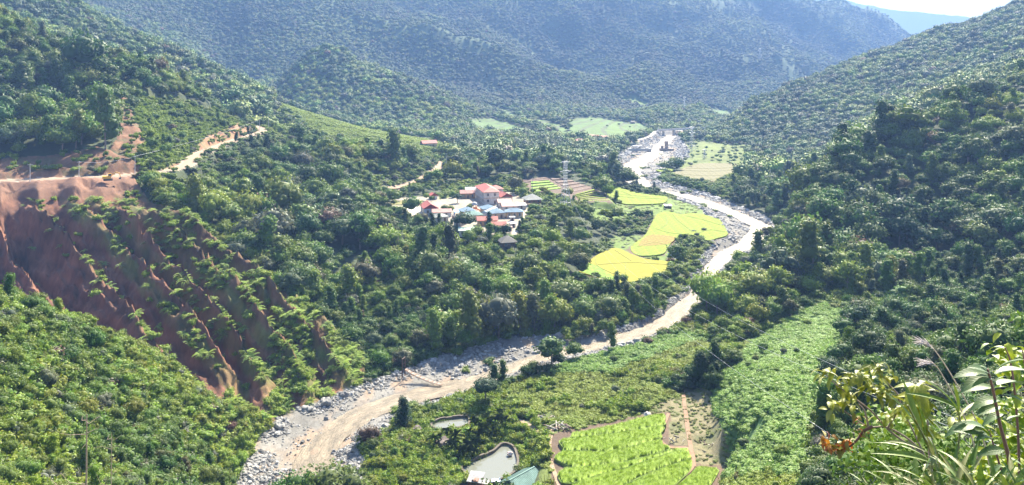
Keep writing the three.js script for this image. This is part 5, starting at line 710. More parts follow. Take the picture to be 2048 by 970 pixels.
// trees
function tree(x, z, d, px, s, form, col, region) {
  const y = groundAt(x, z) - 0.25 * s, ty = s * (0.85 + 0.35 * R1()), turn = R1() * 6.283;
  cand.push({ x, y, z, d, px, s, ty, turn, form, col, region });
}
const pickForm = (x, z, tall = 0.2) => { const n = fbm(x / 50 + 60, z / 50, 2) + (R1() - 0.5) * 0.8; return n < -0.42 ? 2 : n > 0.30 ? 3 : R1() < tall * 0.3 ? 2 : R1() < 0.5 ? 0 : 1; };
scatter(92, 720, (d) => (d < 235 ? 2.7 : d < 330 ? 4.6 : 5.9), (x, z, d, px) => {
  const zn = zoneAt(x, z), right = sideOf(px, d);
  if (blocked(x, z)) return;
  if (zn === FOREST) { const s = (right ? (d < 300 ? 0.7 : 1.15) : 1.1) * (0.42 + 1.05 * Math.pow(R1(), 1.3)) * clear(x, z) * (d < 235 ? 0.85 : 1) * lerp(0.55, 1.45, clamp(fbm(x / 40, z / 40 + 30, 2) * 1.2 + 0.5)) * (R1() < 0.08 ? 1.5 : 1); tree(x, z, d, px, s, pickForm(x, z), leafColour(x, z, right ? -0.06 : 0), right ? 'right' : 'left'); }
  else if (zn === BRUSH) { tree(x, z, d, px, 0.30 + 0.42 * R1() * R1() + 0.1 * R1(), pickForm(x, z, 0.2), leafColour(x, z, 0.38), 'near'); }
  else if (zn === SHRUBS) { if (R1() < 0.25 + 0.6 * sstep(-0.1, 0.25, fbm(x / 24, z / 24 + 8, 2))) tree(x, z, d, px, 0.35 + 0.5 * R1(), pickForm(x, z), leafColour(x, z, 0.18), 'hill'); }
  else if (zn === VILLAGE) { if (R1() < 0.10) tree(x, z, d, px, 0.4 + 0.3 * R1(), R1() < 0.5 ? 0 : 1, leafColour(x, z, 0.1), 'left'); }
  else if (zn === GRASS && d > 300) { if (R1() < 0.35) tree(x, z, d, px, 0.3 + 0.4 * R1(), R1() < 0.5 ? 0 : 1, leafColour(x, z, 0.12), right ? 'right' : 'left'); }
  else if (zn === SOIL) { if (R1() < 0.10) tree(x, z, d, px, 0.25 + 0.25 * R1(), 0, leafColour(x, z, 0.2), 'hill'); }
  else if (zn === VINES) { if (R1() < 0.022) tree(x, z, d, px, 0.22 + 0.3 * R1(), R1() < 0.6 ? 0 : 1, leafColour(x, z, 0.1), 'right'); }
  else if (zn === POND) { if (R1() < 0.30) tree(x, z, d, px, 0.14 + 0.2 * R1(), R1() < 0.5 ? 0 : 1, leafColour(x, z, 0.15), 'pond'); }
});
scatter(720, 1500, () => 7.2, (x, z, d, px) => {
  const zn = zoneAt(x, z), right = sideOf(px, d); if (blocked(x, z)) return;
  if (zn === FOREST || zn === MOUNT) tree(x, z, d, px, 1.15 * (0.55 + 0.8 * R1()), pickForm(x, z), leafColour(x, z, right ? -0.08 : -0.05), zn === MOUNT ? 'mount' : right ? 'right' : 'left');
  else if ((zn === GRASS || zn === TERRACE) && R1() < (zn === GRASS ? 0.22 : 0.012)) tree(x, z, d, px, 0.4 + 0.3 * R1(), 0, leafColour(x, z, 0), right ? 'right' : 'left');
});
scatter(1500, 4000, (d) => 6.6 + (d - 1500) / 420, (x, z, d, px) => {
  const zn = zoneAt(x, z); if (zn !== MOUNT) return; if (groundAt(x, z) > 620) return;
  const g = fbm(x / 210 + 5, z / 210, 3); const cr = mtn(x, z); if ((g > 0.28 && R1() < 0.6) || (cr > 0.78 && R1() < 0.3)) return;
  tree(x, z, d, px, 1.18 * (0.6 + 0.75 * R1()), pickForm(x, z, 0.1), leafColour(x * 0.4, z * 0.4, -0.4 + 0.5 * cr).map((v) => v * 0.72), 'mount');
});
scatter(240, 900, () => 6, (x, z, d, px) => { if (zoneAt(x, z) !== FOREST || blocked(x, z)) return; const sl = slopeAt(x, z); if (R1() > (sl - 0.35) * 1.6) return; const right = sideOf(px, d); tree(x, z, d, px, (0.6 + 0.7 * R1()) * clear(x, z), pickForm(x, z), leafColour(x, z, right ? -0.06 : 0), right ? 'right' : 'left'); });
// low growth
{ const ISLAND = [[1090, 688], [1130, 655], [1250, 608], [1345, 590], [1362, 608], [1320, 642], [1250, 660], [1200, 690], [1150, 712]];
  scatter(270, 345, () => 3.2, (x, z, d, px) => { const zn = zoneAt(x, z), y = groundAt(x, z); if (zn === BED && inPoly(ISLAND, px, pixel(x, y, z)[1]) && segDist(WAT, x, z)[0] > 5 && R1() < 0.6) tree(x, z, d, px, 0.25 + 0.45 * R1(), pickForm(x, z), leafColour(x, z, 0.12), 'left'); });
  const HEDGE = [[1284, 350], [1312, 350], [1345, 362], [1420, 380], [1478, 384], [1478, 396], [1400, 394], [1320, 374], [1286, 364]];
  scatter(560, 780, () => 4, (x, z, d, px) => { const y = groundAt(x, z); if (inPoly(HEDGE, px, pixel(x, y, z)[1]) && zoneAt(x, z) !== BED && R1() < 0.8) tree(x, z, d, px, 0.35 + 0.4 * R1(), R1() < 0.6 ? 0 : 1, leafColour(x, z, 0), 'right'); });
  scatter(185, 900, (d) => 2.2 + d / 300, (x, z, d) => { if (zoneAt(x, z) !== BED || segDist(WAT, x, z)[0] < 6) return; if (fbm(x / 12 + 90, z / 12, 2) > 0.30 && R1() < 0.5) mass('left', 'riverside_bushes', CROWN[1][4], LEAF, x, groundAt(x, z) - 0.1, z, 0.7 + 0.8 * R1() + d / 900, 0.7 + 0.6 * R1(), R1() * 6.3, mix3(MID, WARM, R1())); }); }
scatter(28, 330, (d) => (d < 90 ? 1.1 : d < 215 ? 1.5 : 2.3), (x, z, d, px) => { const zn = zoneAt(x, z); if ((zn !== FOREST && zn !== BRUSH) || blocked(x, z)) return; const y = groundAt(x, z), right = sideOf(px, d); mass(zn === BRUSH ? 'near' : right ? 'right' : 'left', 'undergrowth', CROWN[d < 90 ? 0 : 1][d < 90 ? 5 : 4], LEAF, x, y - 0.3, z, 0.9 + 1.0 * R1(), 0.8 + 1.0 * R1(), R1() * 6.3, leafColour(x, z, zn === BRUSH ? 0.42 : -0.05)); });
scatter(215, 345, () => 1.65, (x, z, d, px) => {
  if (zoneAt(x, z) !== SLIDE) return; const y = groundAt(x, z), py = pixel(x, y, z)[1]; if (y > 46.5) return;
  const w = fbm(x / 34, z / 34, 3), a = gully(px + w * 34, py); let k = 0; while (k < RIB.length - 2 && a > RIB[k + 1]) k++;
  const t = clamp((a - RIB[k]) / (RIB[k + 1] - RIB[k])), on = (t < 0.42 ? 1 : t > 0.82 ? 0.75 : 0.14 + 0.5 * sstep(0.4, 0.85, a)), low = sstep(-0.1, 0.3, a) * 1.0 + 0.10 + 0.3 * sstep(650, 760, py);
  if (R1() > on * (a < 0.12 ? 0.3 : a < 0.5 ? 0.62 : 0.85) * low * lerp(0.1, 1.25, sstep(-0.12, 0.2, fbm(x / 9, z / 9 + 50, 2)))) return;
  const c = mix3(mix3(MID, WARM, R1()), LIME, 0.4 + 0.6 * R1()); shrubs.push({ x, y: y - 0.1, z, d, px, s: 0.8 + 1.1 * R1() * R1(), turn: R1() * 6.28, col: c, fern: R1() < 0.65 });
});
scatter(340, 640, () => 2.2, (x, z) => { const zn = zoneAt(x, z); if (zn === SHRUBS || (zn === SOIL && R1() < 0.13)) { const y = groundAt(x, z); mass('hill', 'scrub', CROWN[1][4], LEAF, x, y - 0.1, z, 0.8 + 1.3 * R1() * R1(), 0.6 + 1.1 * R1(), R1() * 6.3, mix3(mix3(MID, WARM, R1()), LIME, R1() * 0.8)); } });
scatter(640, 900, () => 3, (x, z) => { if (zoneAt(x, z) === LAWN) { const y = groundAt(x, z); mass('lawn', 'grass', CROWN[2][4], LEAF, x, y - 0.5, z, 1.6, 0.7 + 0.4 * R1(), R1() * 6.3, mix3(WARM, LIME, 0.4 + R1() * 0.5)); } });
scatter(100, 300, () => 1.25, (x, z) => { if (zoneAt(x, z) !== VINES || blocked(x, z)) return; const y = groundAt(x, z), n = fbm(x / 9, z / 9, 3); if (n < -0.34) return; mass('vines', 'vine_clump', CROWN[1][4], LEAF, x, y - 0.2, z, 0.65 + 0.5 * R1(), (0.38 + 0.45 * R1()) * (1 + n), R1() * 6.3, mix3(mix3(MID, WARM, R1()), [0.24, 0.40, 0.085], 0.45 + 0.5 * R1())); });
scatter(96, 300, () => 1.05, (x, z, d, px) => { const zn = zoneAt(x, z); if (blocked(x, z)) return; if (zn !== GRASS && !(zn === STUBBLE && R1() < 0.5) && !(zn === POND && R1() < 0.55)) return; const y = groundAt(x, z), n = fbm(x / 10, z / 10, 3);
  if (zn === GRASS && R1() < 0.008 && fbm(x / 18, z / 18 + 5, 2) > -0.1 && z < -205) { tree(x, z, d, px, 0.2 + 0.25 * R1(), 0, leafColour(x, z, -0.1), 'right'); return; }
  if (zn === STUBBLE) mass('grass', 'weed', CROWN[1][4], LEAF, x, y - 0.15, z, 0.25 + 0.3 * R1(), 0.15 + 0.15 * R1(), R1() * 6.3, mix3([0.16, 0.16, 0.05], WARM, R1()));
  else if (n > 0.22 || zn === POND) mass(zn === POND ? 'pond' : 'grass', 'bush', CROWN[1][4], LEAF, x, y - 0.2, z, 0.6 + 0.7 * R1(), 0.5 + 0.9 * R1(), R1() * 6.3, mix3(leafColour(x, z, 0.45), LIME, 0.4 * R1()));
  else if (R1() < 0.8) mass('grass', 'grass_clump', CROWN[1][4], LEAF, x, y - 0.25, z, 0.6 + 0.4 * R1(), 0.26 + 0.3 * R1(), R1() * 6.3, mix3(mix3(mix3(WARM, LIME, 0.6 * R1()), [0.225, 0.285, 0.03], clamp(0.5 + 1.6 * fbm(x / 15 + 20, z / 10, 2))), LIME, 0.3 * R1()));
  else mass('grass', 'grass', GRASSY[R1() < 0.5 ? 0 : 1], LEAF, x, y - 0.05, z, 0.9 + 0.6 * R1(), 0.7 + 0.6 * R1(), R1() * 6.3, mix3(WARM, [0.21, 0.21, 0.045], R1())); });
scatter(330, 700, () => 3.0, (x, z, d, px) => { const zn = zoneAt(x, z); if (blocked(x, z) || (zn !== FOREST && zn !== GRASS && zn !== LAWN)) return; if (zn === FOREST && clear(x, z) > 0.8) return; if (R1() < (zn === LAWN ? 0.6 : 0.25)) return; mass(sideOf(px, d) ? 'right' : 'left', 'bushes', CROWN[2][4], LEAF, x, groundAt(x, z) - 0.2, z, (zn === LAWN ? 0.7 : 1.2) + 0.7 * R1(), (zn === LAWN ? 0.2 + 0.3 * R1() : 0.8 + 0.7 * R1()), R1() * 6.3, mix3(leafColour(x, z, 0.15), LIME, zn === FOREST ? 0.1 : 0.5 * R1())); });
// the ones that show largest stand as trees of their own, the rest is a mass
const size = (t) => t.s / t.d;
const inView = (t) => { const [a, b] = pixel(t.x, t.y + t.s * 4, t.z); return a > -10 && a < 2058 && b > -10 && b < 985; };
const own = cand.filter((t) => t.d < 420 && inView(t)).sort((a, b) => size(b) - size(a)), chosen = new Set();
for (const t of own) { if (chosen.size >= 290) break; if (seen(t.x, t.y + t.s * 4.5, t.z)) chosen.add(t); }
const SPECIES = ['rounded', 'bushy', 'slender', 'flat-topped'], PLACE = { left: 'left of the river', right: 'on the right-hand slope', near: 'on the near spur', pond: 'by the ponds', hill: 'above the dirt road' };
const shade = (c) => { const l = c[0] * 0.3 + c[1] * 0.6 + c[2] * 0.1; return c === SILVER ? 'silvery' : c[0] > c[1] ? 'reddish brown' : l < 0.06 ? 'dark green' : l < 0.095 ? 'mid green' : 'yellow-green'; };
const leafMats = new Map();
const tinted = (c) => { const q = c.map((v) => Math.round(v * 40) / 40 + 0.008), k = q.join(); if (!leafMats.has(k)) { const m = LEAF.clone(); m.color.setRGB(...q); leafMats.set(k, m); } return leafMats.get(k); };
for (const t of cand) {
  const lod = t.d < 215 ? 0 : t.d < 640 ? 1 : 2;
  if (chosen.has(t)) {
    const o = thing('broadleaf_tree', `${shade(t.col)} ${SPECIES[t.form]} tree ${PLACE[t.region] ?? PLACE.left}, ${whereBy(t.x, t.y + 4 * t.s, t.z)}`, 'tree', V(t.x, t.y, t.z), t.turn, `trees ${PLACE[t.region] ?? PLACE.left}`);
    o.scale.set(t.s, t.ty, t.s); part('crown', CROWN[t.d < 250 ? 0 : 1][t.form], tinted(t.col), o); part('trunk', TRUNK[t.form], BARK, o);
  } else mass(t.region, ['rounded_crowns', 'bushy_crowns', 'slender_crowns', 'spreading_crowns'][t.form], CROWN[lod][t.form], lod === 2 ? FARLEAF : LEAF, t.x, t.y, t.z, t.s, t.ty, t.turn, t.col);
}
const sown = new Set(shrubs.filter(inView).sort((a, b) => size(b) - size(a)).filter((t) => seen(t.x, t.y + 1, t.z)).slice(0, 200));
for (const t of shrubs) {
  const geo = t.fern ? FERN[t.turn < 3 ? 0 : 1] : CROWN[1][4];
  if (sown.has(t)) { const lab = `${shade(t.col)} ${t.fern ? 'drooping broad-leaved' : 'compact'} bush on the ${['upper', 'middle', 'lower'][Math.min(2, Math.floor(Math.max(0, pixel(t.x, t.y, t.z)[1] - 390) / 140))]} landslide, ${whereBy(t.x, t.y, t.z)}`; const o = tag(part('shrub', geo, tinted(t.col), scene), lab, 'shrub', 'bushes on the landslide face'); o.position.set(t.x, t.y, t.z); o.rotation.y = t.turn; o.scale.setScalar(t.s); }
  else mass('slide', t.fern ? 'pioneer_shrubs' : 'bushes', geo, LEAF, t.x, t.y, t.z, t.s, t.s, t.turn, t.col);
}
{
  const q = new THREE.Quaternion(), e = new THREE.Euler(), M = new THREE.Matrix4(), C = new THREE.Color();
  for (const [region, kinds] of masses) {
    const names = { left: 'left_bank_forest', right: 'right_slope_forest', near: 'spur_undergrowth', mount: 'mountain_forest', vines: 'vine_cover', grass: 'tall_grass', slide: 'landslide_bushes', lawn: 'crest_grass', pond: 'pond_undergrowth', hill: 'hillside_scrub' };
    const g = thing(names[region], REG[region], null, null); g.userData.kind = 'stuff';
    for (const { kindName, geo, mat, m, c } of kinds.values()) {
      const im = new THREE.InstancedMesh(geo, mat, m.length); im.name = kindName; im.userData.kind = 'stuff'; im.castShadow = im.receiveShadow = true;
      m.forEach(([x, y, z, s, sy, turn], i) => { q.setFromEuler(e.set((Math.sin(turn * 37) * 0.08), turn, Math.cos(turn * 23) * 0.08)); im.setMatrixAt(i, M.compose(V(x, y, z), q, V(s, sy, s))); im.setColorAt(i, C.setRGB(...c[i])); });
      g.add(im);
    }
  }
  console.log('trees', cand.length, 'own', chosen.size, 'shrubs', shrubs.length, [...masses].map(([k, v]) => k + ':' + [...v.values()].reduce((s, q) => s + q.m.length, 0)).join(' '));
}
// ---------------------------------------------------------------- plants that stand out, and the growth at the photographer's feet
{
  const solo = (name, label, px, foot, s, sy, form, col, lod = 0, h = null) => { const p = h === null ? onGround(px, foot, 60) : atH(px, foot, h); const o = thing(name, label, 'tree', p, px); o.scale.set(s, sy, s); part('crown', name === 'conical_tree' ? CONE : CROWN[lod][form], tinted(col), o); part('trunk', TRUNK[form] ?? TRUNK[0], BARK, o); return o; };
  solo('conical_tree', 'dark conical tree standing alone at the river edge below the ford', 806, 858, 1.15, 0.95, 2, DARK); solo('broadleaf_tree', 'dark rounded tree on the river bank above the small pond', 972, 812, 1.2, 1.1, 0, DARK); solo('broadleaf_tree', 'dark bushy tree at the bank left of the grassy ridge', 1117, 738, 0.7, 0.75, 1, DARK); solo('slender_tree', 'tall slender tree on the wooded island in the river', 1222, 702, 0.8, 1.0, 2, mix3(MID, WARM, 0.6)); solo('broadleaf_tree', 'round dark tree at the edge of the lime rice field in the river bend', 1345, 512, 0.72, 0.75, 0, DARK, 1);
  solo('broadleaf_tree', 'large silvery tree in the wood right of the landslide', 490, 500, 1.5, 1.7, 3, SILVER); solo('broadleaf_tree', 'silvery grey tree on the right-hand spur', 1490, 540, 0.85, 1.0, 0, SILVER, 1); solo('broadleaf_tree', 'reddish brown tree crown high on the right-hand spur', 1868, 300, 1.35, 1.4, 0, [0.16, 0.10, 0.06], 1); solo('broadleaf_tree', 'brownish tree on the dark right-hand slope below the reddish one', 1800, 388, 1.2, 1.2, 1, [0.14, 0.115, 0.05], 1); solo('broadleaf_tree', 'yellow-green tree at the road edge above the landslide', 308, 372, 0.75, 0.95, 1, LIME); solo('broadleaf_tree', 'dark shrubby clump in the middle of the lime rice field', 1408, 462, 0.48, 0.26, 0, DARK, 1); solo('broadleaf_tree', 'low dark thicket left of the clump in the lime rice field', 1388, 464, 0.4, 0.16, 1, DARK, 1);
  solo('broadleaf_tree', 'young dark tree against the coral roofs of the village', 976, 461, 0.85, 1.0, 2, DARK, 1); solo('broadleaf_tree', 'dark round tree beside the frontmost coral-roofed house', 1012, 474, 0.75, 0.95, 1, DARK, 1); solo('broadleaf_tree', 'dark spreading tree in the school yard left of the school block', 915, 406, 0.95, 0.8, 3, DARK, 1);
  const r = rnd(31), bm = BANANA.map(() => 0);
  const spots = [[905, 905], [922, 912], [938, 905], [930, 922], [948, 918], [912, 890], [895, 878], [955, 900], [965, 870], [978, 862], [990, 856], [950, 862], [985, 880], [1000, 848], [970, 845], [940, 880], [960, 885], [1010, 862], [870, 895], [1240 - 240, 838]];
  const bmat = phys(0.15, 0.25, 0.045, 0.45, { vertexColors: true, transmission: 0.35, thickness: 0 });
  spots.forEach(([a, b], i) => { const p = onGround(a, b, 100), o = thing('banana_plant', 'banana plant with broad arching leaves between the two fish ponds', 'banana plant', p, r() * 6, 'banana plants between the two ponds'), s = 0.75 + 0.4 * r(); o.scale.setScalar(s); part('leaves', BANANA[i % 2], bmat, o); part('stem', bar(V(0, -0.3, 0), V(0, 2.1, 0), 0.14, 6, 0.09), std(0.16, 0.2, 0.06), o); });
  // bare tree in the near left corner
  const dead = (label, px, foot, d, top, seed, w) => { const r = rnd(seed), p = P3(px, foot, d), o = thing('bare_tree', label, 'bare tree', p), H = (foot - top) * d / F, m = std(0.30, 0.23, 0.16, 0.9); part('trunk', bar(V(0, -H * 0.25, 0), V(H * 0.01, H, 0), w, 6, w * 0.45), m, o); for (const [t, s, l, up] of [[0.74, -1, 0.30, 0.04], [0.75, 1, 0.22, 0.16], [0.62, -1, 0.05, -0.06], [0.92, -1, 0.05, 0.06], [0.9, 1, 0.14, 0.05], [0.1, -1, 0.30, 0.18], [0.06, -1, 0.55, 0.10], [0.3, 1, 0.1, 0.1]]) { const a = V(0, H * t, 0), b = V(s * H * l * 0.6, H * (t + up * 0.3), 0.2 * H * (r() - 0.5)), c = V(s * H * l, H * (t + up), 0.2 * H * (r() - 0.5)); part('branch', join([bar(a, b, w * 0.45, 5, w * 0.3), bar(b, c, w * 0.3, 5, w * 0.12)]), m, o); } };
  dead('bare brown sapling with a few crooked twigs in the near left corner', 172, 985, 24, 828, 5, 0.03); dead('thin bare stem right of the crooked sapling', 222, 985, 30, 868, 8, 0.02);
}
{
  // leaf blades, big enough to be told apart
  const blade = (len, wid, curl, fold, n = 8) => { const pos = [], uv = [], idx = []; for (let k = 0; k <= n; k++) { const t = k / n, w = wid * Math.pow(Math.sin(Math.PI * clamp(0.04 + 0.96 * Math.pow(t, 0.85))), 0.8), a = curl * t, y = -len * Math.sin(a * 0.5) * t, x = len * t * Math.cos(a * 0.5); for (const s of [-1, -0.5, 0, 0.5, 1]) { pos.push(x, y + Math.abs(s) * w * fold, s * w); uv.push(t, s * 0.5 + 0.5); } if (k) for (let j = 0; j < 4; j++) { const q = k * 5 + j; idx.push(q - 5, q, q - 4, q, q + 1, q - 4); } } const g = new THREE.BufferGeometry(); g.setAttribute('position', new THREE.Float32BufferAttribute(pos, 3)); g.setAttribute('uv', new THREE.Float32BufferAttribute(uv, 2)); g.setIndex(idx); g.computeVertexNormals(); return g; };
  const VEIN = (() => { const W = 128, H = 64, d = new Uint8Array(W * H * 4); for (let j = 0; j < H; j++) for (let i = 0; i < W; i++) { const v = Math.abs(j / H - 0.5) * 2, u = i / W, rib = Math.abs(((u * 9 - v * 1.4) % 1 + 1) % 1 - 0.5) < 0.08 ? 1 : 0, mid = v < 0.06 ? 1 : 0, k = (j * W + i) * 4, q = 175 + 60 * Math.max(mid, rib * 0.6); d[k] = d[k + 1] = d[k + 2] = q; d[k + 3] = 255; } const t = new THREE.DataTexture(d, W, H); t.magFilter = THREE.LinearFilter; t.needsUpdate = true; return t; })();
  const lm = (r, g, b, rough = 0.4, tr = 0.4) => phys(r, g, b, rough, { transmission: tr, thickness: 0, specularIntensity: 0.55, map: VEIN, bumpMap: VEIN, bumpScale: 0.002 });
  const M = { deep: [lm(0.11, 0.20, 0.06, 0.5, 0.35), lm(0.15, 0.25, 0.08, 0.45, 0.35)], lime: [lm(0.46, 0.60, 0.03, 0.5, 0.65), lm(0.58, 0.66, 0.04, 0.5, 0.65), lm(0.32, 0.48, 0.03, 0.5, 0.65)], olive: [lm(0.46, 0.52, 0.05, 0.45, 0.65), lm(0.55, 0.58, 0.07, 0.45, 0.65), lm(0.44, 0.46, 0.10, 0.5, 0.45)], red: [lm(0.75, 0.18, 0.05, 0.5, 0.65), lm(0.75, 0.34, 0.05, 0.5, 0.65), lm(0.40, 0.33, 0.05, 0.5, 0.4)], grass: [lm(0.20, 0.33, 0.05, 0.45, 0.5), lm(0.28, 0.40, 0.06, 0.45, 0.5), lm(0.34, 0.36, 0.12, 0.5, 0.45)], straw: std(0.48, 0.38, 0.25, 0.8), twig: std(0.30, 0.23, 0.19, 0.8), pale: std(0.45, 0.40, 0.38, 0.8), brown: std(0.17, 0.085, 0.06, 0.8) };
  const BIG = [blade(1, 0.19, 0.9, 0.2), blade(1, 0.22, 0.5, 0.3), blade(1, 0.17, 1.3, 0.15)], SMALL = [blade(1, 0.20, 0.8, 0.25, 5), blade(1, 0.24, 1.3, 0.2, 5)], REED = [blade(1, 0.045, 0.7, 0.5, 10), blade(1, 0.035, 1.2, 0.6, 10), blade(1, 0.05, 0.3, 0.4, 10)];
  const stemPts = (pts, d, o, r0, r1, mat, name = 'stem') => { const v = pts.map(([a, b, dd = d]) => P3(a, b, dd).sub(o.position)); const c = new THREE.CatmullRomCurve3(v), n = v.length * 5, g = []; for (let k = 0; k < n; k++) g.push(bar(c.getPoint(k / n), c.getPoint((k + 1) / n), lerp(r0, r1, k / n), 5, lerp(r0, r1, (k + 1) / n))); part(name, join(g), mat, o); return c; };
  const place = (o, geo, mat, at, az, pitch, roll, len, name = 'leaf') => { const m = part(name, geo, mat, o); m.position.copy(at); m.rotation.order = 'YZX'; m.rotation.set(roll, az, pitch); m.scale.setScalar(len); return m; };
  const plant = (name, label, px, py, d, cat = 'plant') => thing(name, label, cat, P3(px, py, d));
  const r = rnd(612);
  { // broad-leaved shrub at the right edge
    const o = plant('broad_leaved_shrub', 'shrub with large glossy deep green leaves at the right edge', 2030, 1040, 3, 'shrub'), c = stemPts([[2030, 1040], [2018, 920], [2000, 850], [1986, 780], [1975, 738]], 3, o, 0.009, 0.004, M.brown);
    // leaf base, then tip, in the picture
    for (const [x0, y0, x1, y1, k] of [[1978, 752, 1922, 738, 0], [1980, 748, 1945, 730, 0], [1978, 742, 1962, 726, 1], [1982, 756, 1925, 762, 0], [1984, 775, 1930, 778, 1], [1990, 765, 2008, 742, 1], [1996, 770, 2052, 770, 0], [1990, 748, 2055, 728, 0], [1994, 740, 2050, 720, 1], [1998, 800, 1948, 806, 1], [2000, 812, 1958, 832, 1], [2004, 790, 2052, 800, 0], [2006, 828, 1962, 846, 1], [1962, 852, 1898, 856, 0], [1966, 862, 1915, 868, 0], [1978, 866, 1946, 842, 0], [1985, 880, 1962, 862, 1], [2008, 900, 1958, 908, 0], [2010, 915, 2046, 930, 1], [2004, 930, 1975, 955, 1], [2012, 860, 2050, 870, 1], [2014, 840, 2048, 832, 0]]) { const a = P3(x0, y0, 3).sub(o.position), b = P3(x1, y1, 3 - 0.05 + 0.1 * r()).sub(o.position), v = b.clone().sub(a), len = v.length(); place(o, BIG[Math.floor(r() * 3)], M.deep[k], a, Math.atan2(-v.z, v.x) + 0.2 * (r() - 0.5), Math.asin(clamp(v.y / len, -1, 1)) + 0.25, 0.5 * (r() - 0.5) - 0.35, len * 1.05); }
  }
  const cluster = (o, x, y, d, n, size, mats, spread, geos = SMALL, name = 'leaf') => { const at = P3(x, y, d).sub(o.position); for (let k = 0; k < n; k++) { const p = at.clone().add(onBall(r).multiplyScalar(spread * r())); place(o, geos[k % geos.length], mats[Math.floor(r() * mats.length)], p, r() * 6.283, 0.5 - r() * 1.1, (r() - 0.5) * 1.2, size * (0.7 + 0.6 * r()), name); } };
  { // lime shrub behind it
    const o = plant('lime_leaved_shrub', 'bright lime-leaved shrub behind the glossy shrub at the right edge', 2040, 1040, 3.8, 'shrub'); for (const pts of [[[2040, 1040], [2035, 850], [2020, 720], [2010, 695]], [[2045, 1020], [2060, 820], [2045, 700]], [[2030, 1030], [1990, 900], [1978, 860]]]) stemPts(pts, 3.8, o, 0.007, 0.003, M.brown, 'stem');
    for (const [x, y, n] of [[2012, 694, 8], [2035, 700, 7], [2048, 715, 7], [1995, 724, 6], [2020, 735, 7], [2040, 752, 8], [2030, 785, 7], [2020, 815, 8], [2040, 830, 8], [1996, 840, 6], [2030, 860, 9], [2010, 885, 8], [2040, 890, 8], [1990, 905, 6], [2028, 920, 8], [2045, 945, 8], [2000, 945, 7], [1960, 850, 5], [2030, 970, 8]]) cluster(o, x, y, 3.8 + 0.3 * r(), Math.round(n * 1.7), 0.075, M.lime, 0.07);
  }
  { // thin branching shrub with drooping olive leaves
    const o = plant('thin_branched_shrub', 'leaning shrub with thin bare branches and drooping olive leaves', 1890, 1010, 4.5, 'shrub'); for (const pts of [[[1895, 1020], [1840, 900], [1775, 855], [1737, 853], [1700, 830], [1672, 808]], [[1840, 905], [1780, 862], [1740, 820], [1700, 790], [1662, 760], [1652, 748]], [[1737, 853], [1728, 820], [1718, 808]], [[1775, 858], [1800, 800], [1770, 760], [1755, 738]], [[1860, 930], [1850, 800], [1838, 770]], [[1870, 960], [1830, 870], [1810, 830], [1795, 800]]]) stemPts(pts, 4.5, o, 0.007, 0.0028, M.twig, 'branch');
    for (const [x, y, n] of [[1652, 746, 7], [1690, 760, 8], [1700, 785, 9], [1712, 752, 8], [1735, 760, 8], [1755, 735, 9], [1768, 755, 9], [1760, 785, 8], [1740, 775, 7], [1665, 806, 7], [1690, 808, 6], [1785, 795, 7], [1800, 820, 8], [1770, 830, 7]]) cluster(o, x, y, 4.5, Math.round(n * 1.8), 0.062, M.olive, 0.07);
    for (const [x, y] of [[1836, 775], [1842, 795], [1830, 815], [1846, 830], [1838, 850]]) cluster(o, x, y, 4.3, 8, 0.12, M.olive.slice(0, 2), 0.04, BIG);
    cluster(o, 1922, 832, 4.2, 9, 0.075, [M.lime[1], M.olive[0]], 0.05);
  }
  { // red-leaved twig
    const o = plant('red_leaved_twig', 'arching dark twig with orange-red young leaves', 1745, 850, 4.4, 'twig'); stemPts([[1745, 853], [1728, 862], [1712, 882], [1695, 895], [1660, 892]], 4.4, o, 0.010, 0.003, M.brown, 'stem'); for (const [x, y, n] of [[1652, 890, 8], [1668, 896, 9], [1684, 894, 8], [1698, 886, 6], [1718, 838, 3], [1722, 858, 4], [1650, 872, 3]]) cluster(o, x, y, 4.4, n * 2, 0.05, M.red, 0.045);
  }
  { // reed with long blades
    const o = plant('reed', 'tall reed with long pale blades rising in the middle of the near growth', 1880, 1000, 3.4, 'reed'); const culm = stemPts([[1890, 1000], [1865, 910], [1840, 860], [1815, 810]], 3.4, o, 0.008, 0.004, M.grass[2], 'culm');
    for (const [x0, y0, x1, y1, k] of [[1850, 890, 1790, 785, 0], [1848, 880, 1800, 770, 1], [1855, 905, 1752, 866, 2], [1860, 920, 1750, 872, 0], [1862, 925, 1772, 910, 1], [1850, 870, 1842, 800, 0], [1835, 850, 1825, 830, 2], [1868, 930, 1776, 945, 1], [1920, 830, 1862, 755, 1], [1918, 822, 1905, 762, 1], [1915, 818, 1838, 790, 0], [1920, 835, 1966, 790, 2], [1868, 925, 1855, 880, 2], [1880, 940, 1862, 880, 2], [1890, 940, 1880, 885, 2]]) { const a = P3(x0, y0, 3.4).sub(o.position), v = P3(x1, y1, 3.3 + 0.25 * r()).sub(o.position).sub(a), len = v.length(); place(o, REED[Math.floor(r() * 3)], M.grass[k], a, Math.atan2(-v.z, v.x), Math.asin(clamp(v.y / len, -1, 1)) + 0.2, r() * 1.4 - 0.7, len * 1.1, 'blade'); }
    stemPts([[1890, 1000], [1915, 900], [1920, 840], [1912, 815]], 3.4, o, 0.006, 0.003, M.grass[2], 'culm');
  }
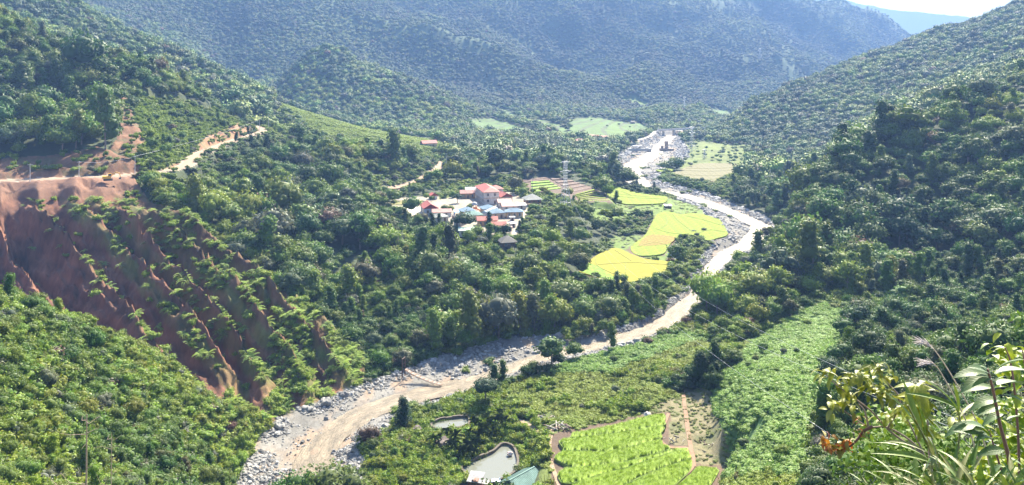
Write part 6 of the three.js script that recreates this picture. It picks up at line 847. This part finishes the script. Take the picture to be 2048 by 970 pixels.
  for (const [lab, pts, n] of [['tall dry grass stem arching over the near growth, its plume the topmost', [[1995, 1000], [1960, 860], [1920, 780], [1880, 715], [1858, 688], [1846, 682]], 26], ['shorter dry grass stem with a drooping plume left of the tallest', [[1975, 1000], [1935, 850], [1890, 760], [1868, 728], [1850, 722]], 18]]) {
    const o = plant('grass_plume', lab, 1990, 1000, 3.6, 'grass'), c = stemPts(pts, 3.6, o, 0.0042, 0.0016, M.straw, 'stalk'), g = []; for (let k = 0; k < n * 2; k++) { const t = 0.70 + 0.30 * r(), p = c.getPoint(t), q = c.getTangent(t).add(onBall(r).multiplyScalar(0.45)).add(V(-0.2, -0.25, 0)).normalize(); g.push(bar(p, p.clone().addScaledVector(q, 0.035 + 0.03 * r()), 0.0012, 3, 0.0006)); } part('plume', join(g), M.pale, o);
  }
  { // grass clumps along the lower edge: each clump a thing, every long blade a part
    const clumps = [[1790, 985, 3.9], [1840, 985, 3.4], [1885, 975, 3.2], [1930, 985, 3.0], [1965, 975, 2.9], [2005, 985, 2.8], [2045, 985, 2.7], [1750, 1000, 4.2]]; const where = ['second from the left of the lower edge growth', 'below the reed', 'right of the reed', 'in the middle of the near growth', 'below the glossy shrub', 'under the lime shrub', 'in the lower right corner', 'leftmost of the lower edge growth'];
    clumps.forEach(([x, y, d], i) => { const o = plant('grass_clump', `arching green and straw blades ${where[i]}`, x, y + 25, d, 'grass clump'); for (let k = 0; k < 22; k++) { const a = r() * 6.283, lean = 0.3 + 0.9 * r(); place(o, REED[k % 3], M.grass[Math.floor(r() * 3)], V((r() - 0.5) * 0.16, 0, (r() - 0.5) * 0.12), a, 1.5 - lean * 0.75, (r() - 0.5) * 1.2, 0.10 + 0.17 * r(), 'blade'); } cluster(o, x + 15 * (r() - 0.5), y - 25, d + 0.1, 12, 0.05, i > 3 ? M.lime : M.grass, 0.09); });
    const bush = [[1800, 890, 7.5], [1850, 925, 6.5], [1770, 940, 8], [1830, 950, 6], [1905, 945, 6]]; const wh = ['behind the reed', 'lower right of the reed', 'left of the grass clumps', 'low among the grass clumps', 'between the reed and the glossy shrub']; bush.forEach(([x, y, d], i) => { const o = plant('small_leaved_bush', `dense bush of tiny shiny leaves ${wh[i]}`, x, y + 70, d, 'bush'); o.scale.setScalar(0.32); part('leaves', CROWN[0][5], tinted(mix3(MID, LIME, 0.35)), o); part('stem', bar(V(0, -1.2, 0), V(0, 0.7, 0), 0.04, 5), BARK, o); });
  }
}
renderer.render(scene, camera);
